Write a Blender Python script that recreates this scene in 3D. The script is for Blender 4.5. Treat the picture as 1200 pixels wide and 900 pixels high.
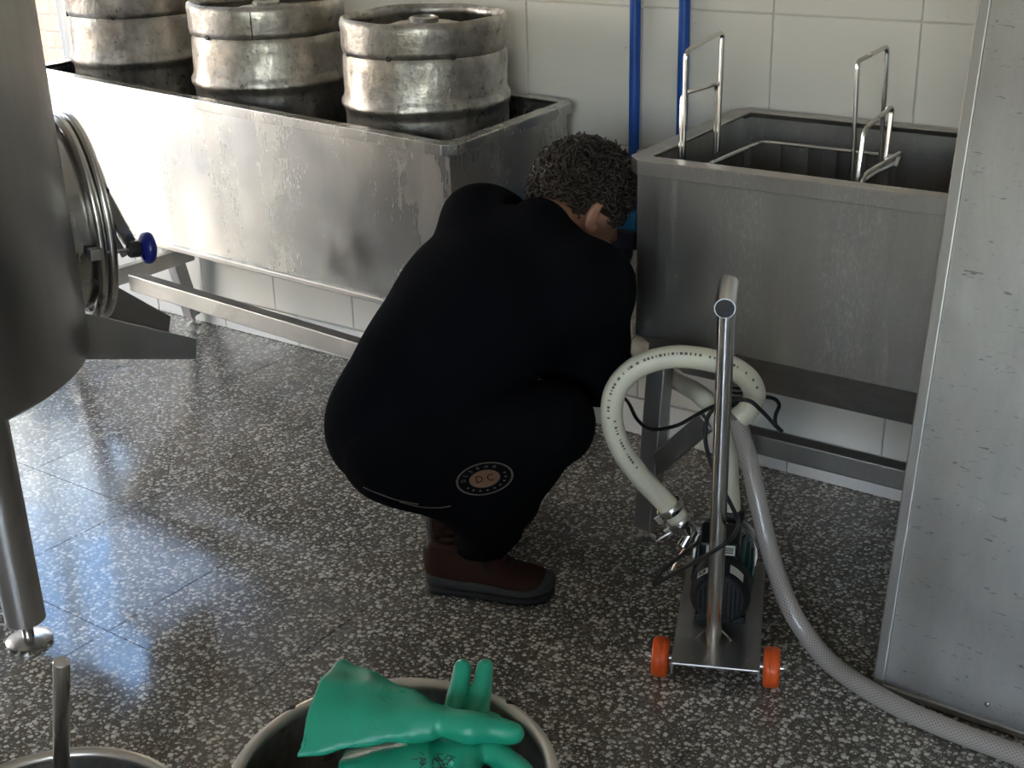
import bpy, bmesh, math, random
import numpy as np
from mathutils import Vector, Matrix
random.seed(7)
RNG = np.random.default_rng(11)
for _o in list(bpy.data.objects):
    bpy.data.objects.remove(_o)
SC = bpy.context.scene
COL = SC.collection
PI = math.pi

# ------------------------------------------------------------------ camera
F_PX, YAW, PITCH, ROLL, CAM_H = 1534.3, -.627, .396, -.02766, 1.52
_cy, _sy, _cp, _sp = math.cos(YAW), math.sin(YAW), math.cos(PITCH), math.sin(PITCH)
FW = np.array([_sy*_cp, _cy*_cp, -_sp])
_r = np.array([_cy, -_sy, 0.0]); _u = np.cross(_r, FW)
RT = math.cos(ROLL)*_r + math.sin(ROLL)*_u
UP = math.cos(ROLL)*_u - math.sin(ROLL)*_r
CAMC = np.array([0, 0, CAM_H])
cam_d = bpy.data.cameras.new('camera'); cam = bpy.data.objects.new('camera', cam_d); COL.objects.link(cam)
cam_d.sensor_width = 36; cam_d.lens = F_PX/1200*36; cam_d.clip_start = .05
m = Matrix.Identity(4)
for i in range(3):
    m[i][0], m[i][1], m[i][2], m[i][3] = RT[i], UP[i], -FW[i], CAMC[i]
cam.matrix_world = m
SC.camera = cam
# ------------------------------------------------------------------ world, light, exposure
SC.view_settings.view_transform = 'Standard'
SC.view_settings.look = 'None'
SC.view_settings.gamma = 1
SC.view_settings.use_curve_mapping = False
SC.view_settings.exposure = 2.35
W = bpy.data.worlds.new('sky'); SC.world = W; W.use_nodes = True
_n = W.node_tree.nodes; _l = W.node_tree.links
_bg = _n['Background']; _sky = _n.new('ShaderNodeTexSky')
_sky.sky_type = 'NISHITA'; _sky.sun_disc = False; _sky.sun_elevation = math.radians(48); _sky.sun_rotation = math.radians(120)
_sky.dust_density = 2.5
_l.new(_sky.outputs[0], _bg.inputs[0]); _bg.inputs[1].default_value = 0.52

_sun = bpy.data.lights.new('sun_offscreen', 'SUN'); _sun.energy = 7.5; _sun.angle = math.radians(.6); _sun.color = (1.0, .92, .80)
_suno = bpy.data.objects.new('sun_offscreen', _sun); COL.objects.link(_suno); _suno.location = (4, -5, 8)
_suno.rotation_euler = Vector((.60, -.52, .95)).to_track_quat('Z', 'Y').to_euler()
ROOM = dict(x0=-5.2, x1=2.6, y0=-3.2, y1=2.84, z1=2.9)

def portal(name, loc, rot, sx, sy):
    d = bpy.data.lights.new(name, 'AREA'); d.shape = 'RECTANGLE'; d.size = sx; d.size_y = sy
    d.cycles.is_portal = True
    o = bpy.data.objects.new(name, d); COL.objects.link(o); o.location = loc; o.rotation_euler = rot
# openings: doorway in the left wall, window in the back wall, window in the front wall behind the camera
portal('doorway_portal_offscreen', (-5.26, 1.10, 1.2), (0, -PI/2, 0), 2.4, 1.6)
portal('sidelight_portal_offscreen', (-5.26, -.25, 1.5), (0, -PI/2, 0), 1.6, .36)
portal('window_portal_offscreen', (-4.515, 2.93, 1.585), (-PI/2, 0, 0), 1.23, 1.93)
portal('rear_window_portal_offscreen', (.9, -3.27, 1.6), (PI/2, 0, 0), 2.6, 1.4)

# ------------------------------------------------------------------ pixel -> point helpers (1200 x 900 frame)
def ray(x, y): return FW + RT*(x-600)/F_PX - UP*(y-450)/F_PX
def atZ(x, y, z=0.0): d = ray(x, y); return CAMC + d*((z-CAMC[2])/d[2])
def atY(x, y, Y): d = ray(x, y); return CAMC + d*((Y-CAMC[1])/d[1])
def atX(x, y, X): d = ray(x, y); return CAMC + d*((X-CAMC[0])/d[0])
def atPl(x, y, q, n): d = ray(x, y); n = np.asarray(n, float); return CAMC + d*(((np.asarray(q, float)-CAMC) @ n)/(d @ n))
def atD(x, y, dep): return CAMC + ray(x, y)*dep
def A3(*v): return np.array(v, float)
def nrm(v): v = np.asarray(v, float); return v/np.linalg.norm(v)
RH = np.array([_cy, -_sy, 0.0]); AH = np.array([_sy, _cy, 0.0]); ZV = A3(0, 0, 1)   # camera right / away, level

# ------------------------------------------------------------------ scene helpers
def tag(o, label=None, cat=None, group=None, kind=None):
    if label: o['label'] = label
    if cat: o['category'] = cat
    if group: o['group'] = group
    if kind: o['kind'] = kind
    return o
def thing(name, label, cat, loc, group=None):
    o = bpy.data.objects.new(name, None); COL.objects.link(o); o.location = tuple(loc)
    o.empty_display_size = .05
    return tag(o, label, cat, group)
def root_loc(p):
    v = Vector((0, 0, 0))
    while p is not None:
        v += p.location; p = p.parent
    return np.array(v)
class MB:
    """collects shapes given in world coordinates; build() links them as one mesh object"""
    def __init__(s): s.v = []; s.f = []; s.uv = None; s.n = 0; s.uvs = []
    def add(s, v, f, uv=None):
        b = s.n; v = np.asarray(v, float); s.v.append(v); s.n += len(v)
        s.f += [tuple(int(i)+b for i in q) for q in f]
        s.uvs.append(np.asarray(uv, float) if uv is not None else np.zeros((len(v), 2)))
        return s
    def box(s, lo, hi):
        x0, y0, z0 = lo; x1, y1, z1 = hi
        return s.hexa([(x0,y0,z0),(x1,y0,z0),(x1,y1,z0),(x0,y1,z0),(x0,y0,z1),(x1,y0,z1),(x1,y1,z1),(x0,y1,z1)])
    def hexa(s, p):
        return s.add(p, [(3,2,1,0),(4,5,6,7),(0,1,5,4),(1,2,6,5),(2,3,7,6),(3,0,4,7)])
    def obox(s, c, ax, ay, az):
        c, ax, ay, az = (np.asarray(q, float) for q in (c, ax, ay, az))
        return s.hexa([c-ax-ay-az, c+ax-ay-az, c+ax+ay-az, c-ax+ay-az, c-ax-ay+az, c+ax-ay+az, c+ax+ay+az, c-ax+ay+az])
    def bar(s, a, b, w, h, upv=(0,0,1)):
        """square bar from a to b, w across, h along upv"""
        a = np.asarray(a, float); b = np.asarray(b, float); d = nrm(b-a)
        side = nrm(np.cross(d, upv)); u = np.cross(side, d)
        return s.obox((a+b)/2, (b-a)/2, side*w/2, u*h/2)
    def tube(s, pts, r, n=12, cap=True, closed=False):
        P = np.asarray(pts, float); m = len(P); R = np.full(m, r) if np.isscalar(r) else np.asarray(r, float)
        T = np.gradient(P, axis=0) if not closed else np.roll(P, -1, 0)-np.roll(P, 1, 0)
        T /= np.linalg.norm(T, axis=1)[:, None]+1e-12
        ref = A3(0, 0, 1) if abs(T[0][2]) < .9 else A3(1, 0, 0)
        N = nrm(np.cross(np.cross(T[0], ref), T[0])); V = []; UVs = []; L = 0
        for i in range(m):
            if i:
                L += np.linalg.norm(P[i]-P[i-1]); N = N-T[i]*(N @ T[i]); N = nrm(N)
            B = np.cross(T[i], N)
            for k in range(n):
                a = 2*PI*k/n; V.append(P[i]+R[i]*(math.cos(a)*N+math.sin(a)*B)); UVs.append((L, k/n))
        Fs = []
        for i in range(m if closed else m-1):
            j = (i+1) % m
            for k in range(n):
                Fs.append((i*n+k, i*n+(k+1) % n, j*n+(k+1) % n, j*n+k))
        if cap and not closed:
            Fs.append(tuple(range(n-1, -1, -1))); Fs.append(tuple((m-1)*n+k for k in range(n)))
        return s.add(V, Fs, UVs)
    def cyl(s, a, b, r, n=20, r2=None): return s.tube([a, b], [r, r if r2 is None else r2], n)
    def lathe(s, prof, c, n=48, axis=None, ex=None, closed=False):
        """prof: (radius, height) rows revolved about axis through c"""
        ax = ZV if axis is None else nrm(axis)
        e1 = nrm(np.cross(ax, A3(1, 0, 0) if abs(ax[0]) < .9 else A3(0, 1, 0))) if ex is None else nrm(ex)
        e2 = np.cross(ax, e1); c = np.asarray(c, float); V = []; Fs = []
        for (r, h) in prof:
            for k in range(n):
                a = 2*PI*k/n; V.append(c+ax*h+r*(math.cos(a)*e1+math.sin(a)*e2))
        m_ = len(prof)
        for i in range(m_ if closed else m_-1):
            j = (i+1) % m_
            for k in range(n): Fs.append((i*n+k, i*n+(k+1) % n, j*n+(k+1) % n, j*n+k))
        if not closed:
            if prof[0][0] > 1e-6: Fs.append(tuple(range(n-1, -1, -1)))
            if prof[-1][0] > 1e-6: Fs.append(tuple((m_-1)*n+k for k in range(n)))
        return s.add(V, Fs)
    def prism(s, poly, d):
        """polygon (3D points) extruded by vector d"""
        p = np.asarray(poly, float); n = len(p); V = np.vstack([p, p+np.asarray(d, float)])
        Fs = [tuple(range(n-1, -1, -1)), tuple(range(n, 2*n))]+[(i, (i+1) % n, n+(i+1) % n, n+i) for i in range(n)]
        return s.add(V, Fs)
    def build(s, name, mat, parent=None, loc=None, smooth=False, bevel=0, angle=40, seg=2):
        base = root_loc(parent) if parent is not None else np.asarray(loc if loc is not None else (0, 0, 0), float)
        me = bpy.data.meshes.new(name); V = np.vstack(s.v)-base
        me.from_pydata(V.tolist(), [], s.f)
        uv = np.vstack(s.uvs)
        if np.abs(uv).max() > 0:
            lay = me.uv_layers.new(name='UVMap'); idx = np.zeros(len(me.loops), dtype=np.int32)
            me.loops.foreach_get('vertex_index', idx); lay.data.foreach_set('uv', uv[idx].astype(np.float32).ravel())
        bm = bmesh.new(); bm.from_mesh(me); bmesh.ops.recalc_face_normals(bm, faces=bm.faces); bm.to_mesh(me); bm.free()
        me.update(); o = bpy.data.objects.new(name, me); COL.objects.link(o)
        if parent is not None: o.parent = parent
        else: o.location = tuple(base)
        if mat is not None: me.materials.append(mat)
        if smooth:
            me.polygons.foreach_set('use_smooth', [True]*len(me.polygons))
            if angle < 180: me.set_sharp_from_angle(angle=math.radians(angle))
        if bevel:
            b = o.modifiers.new('bevel', 'BEVEL'); b.width = bevel; b.segments = seg; b.limit_method = 'ANGLE'; b.angle_limit = math.radians(35)
            b.harden_normals = False
        return o
def spline(pts, n=10, closed=False):
    P = np.asarray(pts, float); out = []
    m_ = len(P)
    def g(i): return P[i % m_] if closed else (P[i] if 0 <= i < m_ else (2*P[0]-P[1] if i < 0 else 2*P[-1]-P[-2]))
    for i in range(m_ if closed else m_-1):
        a, b, c, d = g(i-1), g(i), g(i+1), g(i+2)
        for k in range(n):
            t = k/n
            out.append(.5*((2*b)+(-a+c)*t+(2*a-5*b+4*c-d)*t*t+(-a+3*b-3*c+d)*t**3))
    if not closed: out.append(P[-1])
    return np.array(out)
def rounded(pts, r, n=6, closed=False):
    """polyline with rounded corners"""
    P = [np.asarray(p, float) for p in pts]; out = [] if closed else [P[0]]
    rng = range(len(P)) if closed else range(1, len(P)-1)
    for i in rng:
        a, b, c = P[i-1], P[i], P[(i+1) % len(P)]
        d1 = nrm(a-b); d2 = nrm(c-b); rr = min(r, .45*np.linalg.norm(a-b), .45*np.linalg.norm(c-b))
        p, q = b+d1*rr, b+d2*rr
        for k in range(n+1):
            t = k/n; out.append((1-t)**2*p+2*t*(1-t)*b+t*t*q)
    if not closed: out.append(P[-1])
    return np.array(out)

# ------------------------------------------------------------------ materials
class NT:
    def __init__(s, name):
        s.m = bpy.data.materials.new(name); s.m.use_nodes = True; s.t = s.m.node_tree; s.n = s.t.nodes; s.l = s.t.links
        s.b = s.n['Principled BSDF']; s.out = s.n['Material Output']
    def nd(s, typ, ins=None, **kw):
        x = s.n.new(typ)
        for k, v in kw.items(): setattr(x, k, v)
        for k, v in (ins or {}).items(): s.set(x, k, v)
        return x
    def set(s, node, k, v):
        i = node.inputs[k]
        if isinstance(v, bpy.types.NodeSocket): s.l.new(v, i)
        else: i.default_value = v
    def P(s, **kw):
        names = dict(col='Base Color', met='Metallic', rough='Roughness', spec='Specular IOR Level', normal='Normal', coat='Coat Weight',
                     coatr='Coat Roughness', emis='Emission Color', estr='Emission Strength', sss='Subsurface Weight', ior='IOR', aniso='Anisotropic',
                     trans='Transmission Weight', alpha='Alpha', sheen='Sheen Weight')
        for k, v in kw.items(): s.set(s.b, names[k], v)
        return s
    def pos(s): return s.nd('ShaderNodeNewGeometry').outputs['Position']
    def obj(s): return s.nd('ShaderNodeTexCoord').outputs['Object']
    def mapv(s, v, scale=(1,1,1), loc=(0,0,0), rot=(0,0,0)):
        return s.nd('ShaderNodeMapping', {'Vector': v, 'Scale': scale, 'Location': loc, 'Rotation': rot}).outputs[0]
    def noise(s, v, scale=5, detail=4, rough=.55, dist=0, out=0):
        return s.nd('ShaderNodeTexNoise', {'Vector': v, 'Scale': scale, 'Detail': detail, 'Roughness': rough, 'Distortion': dist}).outputs[out]
    def vor(s, v, scale, feature='F1', rnd=1, out='Distance'):
        return s.nd('ShaderNodeTexVoronoi', {'Vector': v, 'Scale': scale, 'Randomness': rnd}, feature=feature).outputs[out]
    def ramp(s, fac, stops, interp='LINEAR'):
        r = s.nd('ShaderNodeValToRGB', {'Fac': fac}); r.color_ramp.interpolation = interp; e = r.color_ramp.elements
        while len(e) < len(stops): e.new(.5)
        for x, (p, c) in zip(e, stops):
            x.position = p; x.color = (c, c, c, 1) if np.isscalar(c) else tuple(c)+(1,)
        return r.outputs[0]
    def mix(s, fac, a, b, blend='MIX'):
        x = s.nd('ShaderNodeMix', data_type='RGBA', blend_type=blend)
        for k, v in ((0, fac), (6, a), (7, b)):
            i = x.inputs[k]
            if isinstance(v, bpy.types.NodeSocket): s.l.new(v, i)
            else: i.default_value = v if k == 0 else (tuple(v)+(1,) if len(v) == 3 else v)
        return x.outputs[2]
    def math(s, op, a, b=0.0, c=0.0, clamp=False):
        x = s.nd('ShaderNodeMath', operation=op, use_clamp=clamp)
        for k, v in enumerate((a, b, c)):
            if isinstance(v, bpy.types.NodeSocket): s.l.new(v, x.inputs[k])
            else: x.inputs[k].default_value = v
        return x.outputs[0]
    def rng(s, v, a, b, c, d):
        return s.nd('ShaderNodeMapRange', {'Value': v, 'From Min': a, 'From Max': b, 'To Min': c, 'To Max': d}).outputs[0]
    def bump(s, h, strength=.2, dist=.01, normal=None):
        i = {'Height': h, 'Strength': strength, 'Distance': dist}
        if normal is not None: i['Normal'] = normal
        return s.nd('ShaderNodeBump', i).outputs[0]
MATS = {}
def plain(name, col, rough=.5, met=0, spec=.5, var=.12, bump=0, bscale=60, coat=0):
    if name in MATS: return MATS[name]
    t = NT(name); o = t.obj(); n = t.noise(o, 9, 4)
    c0 = tuple(max(0, c*(1-var)) for c in col); c1 = tuple(min(1, c*(1+var)) for c in col)
    t.P(col=t.mix(n, c0, c1), met=met, rough=t.rng(t.noise(o, 25, 3), .3, .7, rough*.85, min(1, rough*1.15)), spec=spec, coat=coat)
    if bump: t.P(normal=t.bump(t.noise(o, bscale, 4), bump, .004))
    MATS[name] = t.m; return t.m
def steel(name, col=(.56, .55, .53), rough=.3, streak=(14, 14, .9), stain=.35, spots=.0, spotcol=(.8, .8, .78), warp=.02, scratch=.1, dark=(.3, .29, .27)):
    """brushed stainless sheet with vertical runs, stains and a slight waviness"""
    t = NT(name); o = t.obj()
    st = t.noise(t.mapv(o, streak), 1.0, 5, .6, .3)
    big = t.noise(o, 2.3, 4, .6); fine = t.noise(t.mapv(o, (160, 160, 6)), 1, 3, .6)
    k = t.math('MULTIPLY', t.ramp(st, [(.30, 0), (.80, 1)]), stain)
    c = t.mix(k, col, dark)
    c = t.mix(t.ramp(big, [(.35, 0), (.7, .35)]), c, tuple(x*.8 for x in col))
    r = t.math('ADD', t.rng(st, .3, .75, rough*.85, rough*1.35), t.rng(big, .3, .7, -.04, .08))
    met = 1.0
    if spots:
        sp = t.noise(t.mapv(o, (190, 190, 75)), 1, 3, .6); runs = t.noise(t.mapv(o, (12, 12, .8)), 1, 2, .5)
        msk = t.math('MULTIPLY', t.ramp(sp, [(.50, 0), (.74, 1)]), t.ramp(runs, [(.38, .1), (.6, 1)])); msk = t.math('MULTIPLY', msk, spots)
        c = t.mix(msk, c, spotcol); r = t.math('ADD', r, t.math('MULTIPLY', msk, .25)); met = t.math('SUBTRACT', 1.0, t.math('MULTIPLY', msk, .6))
    if scratch:
        w = t.noise(t.mapv(o, (30, 30, 140), rot=(.5, .4, .3)), 1, 2, .5, 1.5)
        c = t.mix(t.math('MULTIPLY', t.ramp(w, [(.66, 0), (.72, 1)]), scratch), c, dark)
    nb = t.bump(fine, .05, .002); nb = t.bump(t.noise(o, 3.0, 2, .5), warp*10, .03, nb)
    t.P(col=c, met=met, rough=r, normal=nb)
    MATS[name] = t.m; return t.m
steel('steel_trough', (.60, .585, .555), .22, stain=.5, spots=.22, scratch=0)
steel('steel_tank', (.52, .51, .495), .34, stain=.2, warp=.012, scratch=0)
steel('steel_panel', (.53, .505, .465), .40, streak=(9, 9, 1.6), stain=.45, spots=.1, scratch=.8, warp=.03, dark=(.2, .18, .16))
steel('steel_edge', (.50, .475, .44), .4, stain=.4)
steel('steel_plate', (.56, .53, .49), .30, stain=.2, warp=.01, scratch=0)
steel('steel_frame', (.48, .47, .45), .38, stain=.4, spots=.2)
steel('steel_chute', (.50, .49, .475), .42, stain=.15, scratch=.05)
steel('steel_rim', (.62, .57, .50), .36, stain=.3, spots=.4, spotcol=(.6, .5, .36))
steel('steel_bright', (.68, .66, .63), .2, stain=.1, scratch=0)
steel('steel_wash', (.50, .48, .455), .37, stain=.5, spots=.3, scratch=.2, dark=(.24, .225, .2))
def keg_mat():
    t = NT('keg_steel'); o = t.obj()
    n1 = t.noise(o, 9, 7, .68); n2 = t.noise(o, 34, 5, .7); n3 = t.noise(o, 4, 4, .6, .8); n4 = t.noise(t.mapv(o, (26, 26, 5)), 1, 4, .6)
    c = t.mix(t.ramp(n1, [(.36, 0), (.62, 1)]), (.66, .63, .58), (.27, .255, .235))
    c = t.mix(t.math('MULTIPLY', t.ramp(n4, [(.5, 0), (.7, 1)]), .5), c, (.22, .205, .185))
    c = t.mix(t.math('MULTIPLY', t.ramp(n2, [(.58, 0), (.68, 1)]), .85), c, (.07, .065, .06))
    c = t.mix(t.math('MULTIPLY', t.ramp(n3, [(.52, 0), (.72, 1)]), .45), c, (.55, .44, .28))
    nb = t.bump(t.noise(o, 11, 5, .6), .45, .014); nb = t.bump(n2, .3, .004, nb)
    t.P(col=c, met=1, rough=t.rng(n1, .3, .7, .30, .55), normal=nb)
    MATS['keg_steel'] = t.m
keg_mat()
def terrazzo():
    t = NT('terrazzo'); p = t.pos()
    wob = t.nd('ShaderNodeVectorMath', {0: t.noise(p, 70, 2, .5, 0, 1), 1: (.5, .5, .5)}, operation='SUBTRACT').outputs[0]
    wob = t.nd('ShaderNodeVectorMath', {0: wob, 'Scale': .011}, operation='SCALE').outputs[0]
    q = t.nd('ShaderNodeVectorMath', {0: p, 1: wob}, operation='ADD').outputs[0]
    def layer(scale, rmin, rmax, off):
        v = t.nd('ShaderNodeTexVoronoi', {'Vector': t.mapv(q, (1, 1, 0), off), 'Scale': scale, 'Randomness': 1.0}, voronoi_dimensions='2D')
        sep = t.nd('ShaderNodeSeparateColor', {0: v.outputs['Color']})
        r = t.rng(sep.outputs[0], 0, 1, rmin, rmax)
        mk = t.math('MULTIPLY', t.math('SUBTRACT', r, v.outputs['Distance']), 9.0, clamp=True)
        return mk, sep.outputs[1], sep.outputs[2]
    m1, a1, b1 = layer(92, .18, .56, (0, 0, 0)); m2, a2, b2 = layer(170, .0, .50, (3.3, 1.7, 0))
    dirt = t.noise(p, 1.6, 5, .6); dirt2 = t.noise(p, 6, 5, .65)
    base = t.mix(t.ramp(dirt, [(.35, 0), (.65, 1)]), (.125, .118, .10), (.13, .10, .066))
    base = t.mix(t.ramp(dirt2, [(.45, 0), (.75, .6)]), base, (.03, .028, .024))
    chipc = t.ramp(a1, [(0, (.10, .10, .09)), (.22, (.22, .21, .19)), (.42, (.52, .49, .42)), (1, (.80, .78, .71))])
    chip2 = t.ramp(a2, [(0, (.08, .08, .07)), (.4, (.28, .27, .25)), (1, (.52, .50, .46))])
    c = t.mix(m2, base, chip2); c = t.mix(m1, c, chipc)
    stain = t.ramp(t.noise(p, 2.4, 5, .6, .6), [(.56, 0), (.72, 1)])
    c = t.mix(t.math('MULTIPLY', stain, .45), c, (.09, .06, .033), 'MULTIPLY') if False else t.mix(t.math('MULTIPLY', stain, .3), c, (.11, .075, .04))
    wet = t.noise(p, 1.15, 4, .55, .4); wet2 = t.noise(p, 9, 3, .6)
    rough = t.math('ADD', t.rng(wet, .36, .60, .28, .09), t.rng(wet2, .3, .7, -.03, .06))
    rough = t.math('MAXIMUM', rough, .07)
    nb = t.bump(t.math('ADD', m1, m2), .03, .0006); nb = t.bump(t.noise(p, 5, 3), .05, .01, nb)
    t.P(col=c, rough=rough, spec=.6, normal=nb)
    MATS['terrazzo'] = t.m
terrazzo()
def tile_mat(name, col, specks=.5):
    t = NT(name); p = t.pos(); n = t.noise(p, 2.0, 4, .6); s_ = t.noise(p, 55, 3, .6); ar = t.noise(p, 4, 3, .5)
    c = t.mix(n, tuple(x*.93 for x in col), col)
    mk = t.math('MULTIPLY', t.ramp(s_, [(.70, 0), (.74, 1)]), t.ramp(ar, [(.5, 0), (.6, 1)]))
    c = t.mix(t.math('MULTIPLY', mk, specks), c, (.06, .055, .05))
    t.P(col=c, rough=t.rng(n, .3, .7, .14, .26), spec=.5, normal=t.bump(t.noise(p, 4, 2), .06, .01))
    MATS[name] = t.m; return t.m
tile_mat('wall_tile', (.80, .775, .715), .35)
tile_mat('base_tile', (.78, .77, .74), 1.0)
plain('grout', (.62, .60, .55), .8, bump=.3)
plain('floor_grout', (.10, .09, .075), .8)
plain('paint_wall', (.50, .49, .46), .7, bump=.15)
plain('paint_ceiling', (.8, .79, .76), .8)
plain('window_white', (.82, .82, .80), .4)
plain('blue_pipe', (.012, .085, .40), .35, var=.1)
plain('blue_socket', (.02, .20, .42), .4); plain('socket_dark', (.012, .016, .04), .4)
plain('black_rubber', (.012, .012, .012), .45); plain('black_plastic', (.006, .007, .008), .42, spec=.3)
plain('knob_blue', (.006, .012, .16), .3); plain('bolt_black', (.02, .02, .02), .4)
plain('teal_paint', (.004, .055, .052), .35); plain('orange_wheel', (.80, .11, .015), .42, bump=.1)
plain('wheel_hub', (.02, .02, .02), .5); plain('sticker', (.72, .70, .64), .55); plain('ink', (.03, .03, .03), .6)
plain('hose_white', (.74, .69, .54), .38, bump=.05); plain('hose_print', (.13, .11, .09), .6)
plain('pvc_cream', (.70, .66, .55), .45); plain('dark_gasket', (.02, .02, .02), .6)
plain('asphalt', (.22, .21, .19), .9)
def fabric(name, col, scale=700, sheen=.0):
    t = NT(name); o = t.obj(); n = t.noise(o, scale, 2); w = t.noise(o, 5, 4)
    t.P(col=t.mix(w, tuple(c*.7 for c in col), tuple(c*1.3 for c in col)), rough=.92, spec=.05, sheen=sheen,
        normal=t.bump(t.noise(o, 16, 4, .55), .35, .012, t.bump(n, .15, .001)))
    MATS[name] = t.m; return t.m
fabric('sweatshirt_black', (.0034, .0036, .0050)); fabric('trouser_black', (.0030, .0030, .0036))
fabric('shoe_brown', (.042, .021, .016), 300); plain('shoe_grey', (.035, .036, .037), .75, bump=.2); plain('shoe_sole', (.012, .012, .012), .7); plain('lace', (.012, .012, .012), .8)
def skin():
    t = NT('skin'); o = t.obj(); n = t.noise(o, 30, 4)
    t.P(col=t.mix(n, (.40, .20, .13), (.50, .27, .18)), rough=.5, spec=.35, sss=.12, normal=t.bump(t.noise(o, 220, 3), .12, .001))
    t.b.inputs['Subsurface Radius'].default_value = (.01, .004, .002)
    MATS['skin'] = t.m
skin()
plain('hair_brown', (.022, .014, .009), .42, spec=.5, var=.6)
plain('eye_white', (.75, .73, .7), .2); plain('patch_tan', (.16, .075, .035), .7); plain('patch_thread', (.10, .082, .066), .8); plain('patch_black', (.004, .004, .004), .9, spec=.05)
def glove_mat(name, dots):
    t = NT(name); o = t.obj(); n = t.noise(o, 14, 4)
    c = t.mix(n, (.012, .27, .155), (.022, .36, .215)); nb = t.bump(t.noise(o, 22, 4, .6), .3, .006)
    t.P(col=c, rough=t.rng(n, .3, .7, .26, .42), spec=.5, sss=.06, normal=nb)
    MATS[name] = t.m
glove_mat('glove_green', 0)
def hose_braid():
    t = NT('hose_braid'); uv = t.nd('ShaderNodeTexCoord').outputs['UV']; s_ = t.nd('ShaderNodeSeparateXYZ', {0: uv})
    a = t.math('MULTIPLY', s_.outputs[0], 760.0); b = t.math('MULTIPLY', s_.outputs[1], 2*PI*17)
    w1 = t.math('SINE', t.math('ADD', a, b)); w2 = t.math('SINE', t.math('SUBTRACT', a, b))
    w = t.math('MAXIMUM', w1, w2); k = t.ramp(w, [(.25, 0), (.85, 1)])
    t.P(col=t.mix(k, (.30, .265, .235), (.47, .42, .38)), rough=.22, spec=.6, coat=.5, coatr=.15, normal=t.bump(w, .15, .001))
    MATS['hose_braid'] = t.m
hose_braid()
def glass():
    t = NT('window_glass'); t.n.remove(t.b)
    tr = t.nd('ShaderNodeBsdfTransparent'); gl = t.nd('ShaderNodeBsdfGlossy', {'Roughness': .03})
    n = t.noise(t.pos(), 3, 3); gl.inputs['Color'].default_value = (.9, .95, .95, 1)
    t.l.new(t.ramp(n, [(.3, (.86, .9, .9)), (.7, (.93, .95, .95))]), tr.inputs[0])
    mx = t.nd('ShaderNodeMixShader', {0: .05, 1: tr.outputs[0], 2: gl.outputs[0]}); t.l.new(mx.outputs[0], t.out.inputs[0])
    MATS['window_glass'] = t.m
glass()
plain('bounce_plaster', (.72, .69, .60), .8, bump=.2); plain('brick_red', (.27, .095, .068), .85, var=.3, bump=.3); plain('mortar', (.32, .28, .25), .9)
M = MATS

# ================================================================== the room
X0, X1, Y0, Y1, ZC = ROOM['x0'], ROOM['x1'], ROOM['y0'], ROOM['y1'], ROOM['z1']
def struct(o): o['kind'] = 'structure'; return o
def share(name, src, parent, loc):
    o = bpy.data.objects.new(name, src.data); COL.objects.link(o); o.parent = parent; o.location = tuple(loc)
    for md in src.modifiers:
        q = o.modifiers.new(md.name, md.type); q.width = md.width; q.segments = md.segments; q.limit_method = md.limit_method
    return o
floor = struct(MB().box((X0-.15, Y0-.15, -.12), (X1+.15, Y1+.15, -.004)).build('floor', M['floor_grout']))
TS = .40; FX = -.878; FY = 2.196
def rect_tile(name, parent, lo, hi, mat, bevel):
    ax = np.array(lo); return MB().box((0, 0, 0), tuple(np.array(hi)-ax)).build(name, mat, None, None, bevel=bevel)
proto_ft = MB().box((.0007, .0007, -.02), (TS-.0007, TS-.0007, 0)).build('floor_tile', M['terrazzo'], floor, bevel=.0006)
nx0 = math.floor((X0-FX)/TS); nx1 = math.ceil((X1-FX)/TS); ny0 = math.floor((Y0-FY)/TS); ny1 = math.ceil((Y1-FY)/TS)
first = True
for i in range(nx0, nx1):
    for j in range(ny0, ny1):
        l = (FX+i*TS, FY+j*TS, 0)
        if first: proto_ft.location = l; first = False
        else: share('floor_tile', proto_ft, floor, l)
# walls
WIN = (-5.13, -3.90, .62, 2.55)          # window in the back wall: x0, x1, z0, z1
bw = MB(); yb0, yb1 = Y1+.005, Y1+.14
bw.box((X0-.15, yb0, 0), (WIN[0], yb1, ZC)); bw.box((WIN[0], yb0, 0), (WIN[1], yb1, WIN[2])); bw.box((WIN[0], yb0, WIN[3]), (WIN[1], yb1, ZC)); bw.box((WIN[1], yb0, 0), (X1+.15, yb1, ZC))
wall_back = struct(bw.build('wall_back', M['grout']))
TW = .342; CX = -.954; RZ = .107; G = .0016
def wall_tile(x0, x1, z0, z1, mat, name, y):
    return MB().box((x0+G, y, z0+G), (x1-G, y+.012, z1-G)).build(name, mat, wall_back, bevel=.0022)
proto_wt = MB().box((G, 0, G), (TW-G, .012, TW-G)).build('wall_tile', M['wall_tile'], wall_back, bevel=.0022)
first = True
for i in range(math.floor((X0-CX)/TW), math.ceil((X1-CX)/TW)):
    for j in range(8):
        x0, z0 = CX+i*TW, RZ+j*TW; x1, z1 = x0+TW, min(z0+TW, ZC)
        if x1 > X1 or x0 < X0:
            continue
        if x0 < WIN[1] and z1 > WIN[2] and z0 < WIN[3]:
            if x1 > WIN[1]+.02: wall_tile(WIN[1], x1, z0, z1, M['wall_tile'], 'wall_tile', Y1)
            elif z0 < WIN[2]-.02: wall_tile(x0, x1, z0, WIN[2], M['wall_tile'], 'wall_tile', Y1)
            continue
        if first: proto_wt.location = (x0, Y1, z0); first = False
        else: share('wall_tile', proto_wt, wall_back, (x0, Y1, z0))
base_o = struct(MB().box((X0, Y1+.001, 0), (X1, Y1+.004, RZ-.001)).build('baseboard_back', M['grout']))
proto_bt = MB().box((G, 0, .001), (TW-G, .012, RZ-G)).build('base_tile', M['base_tile'], base_o, bevel=.002)
first = True
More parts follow.
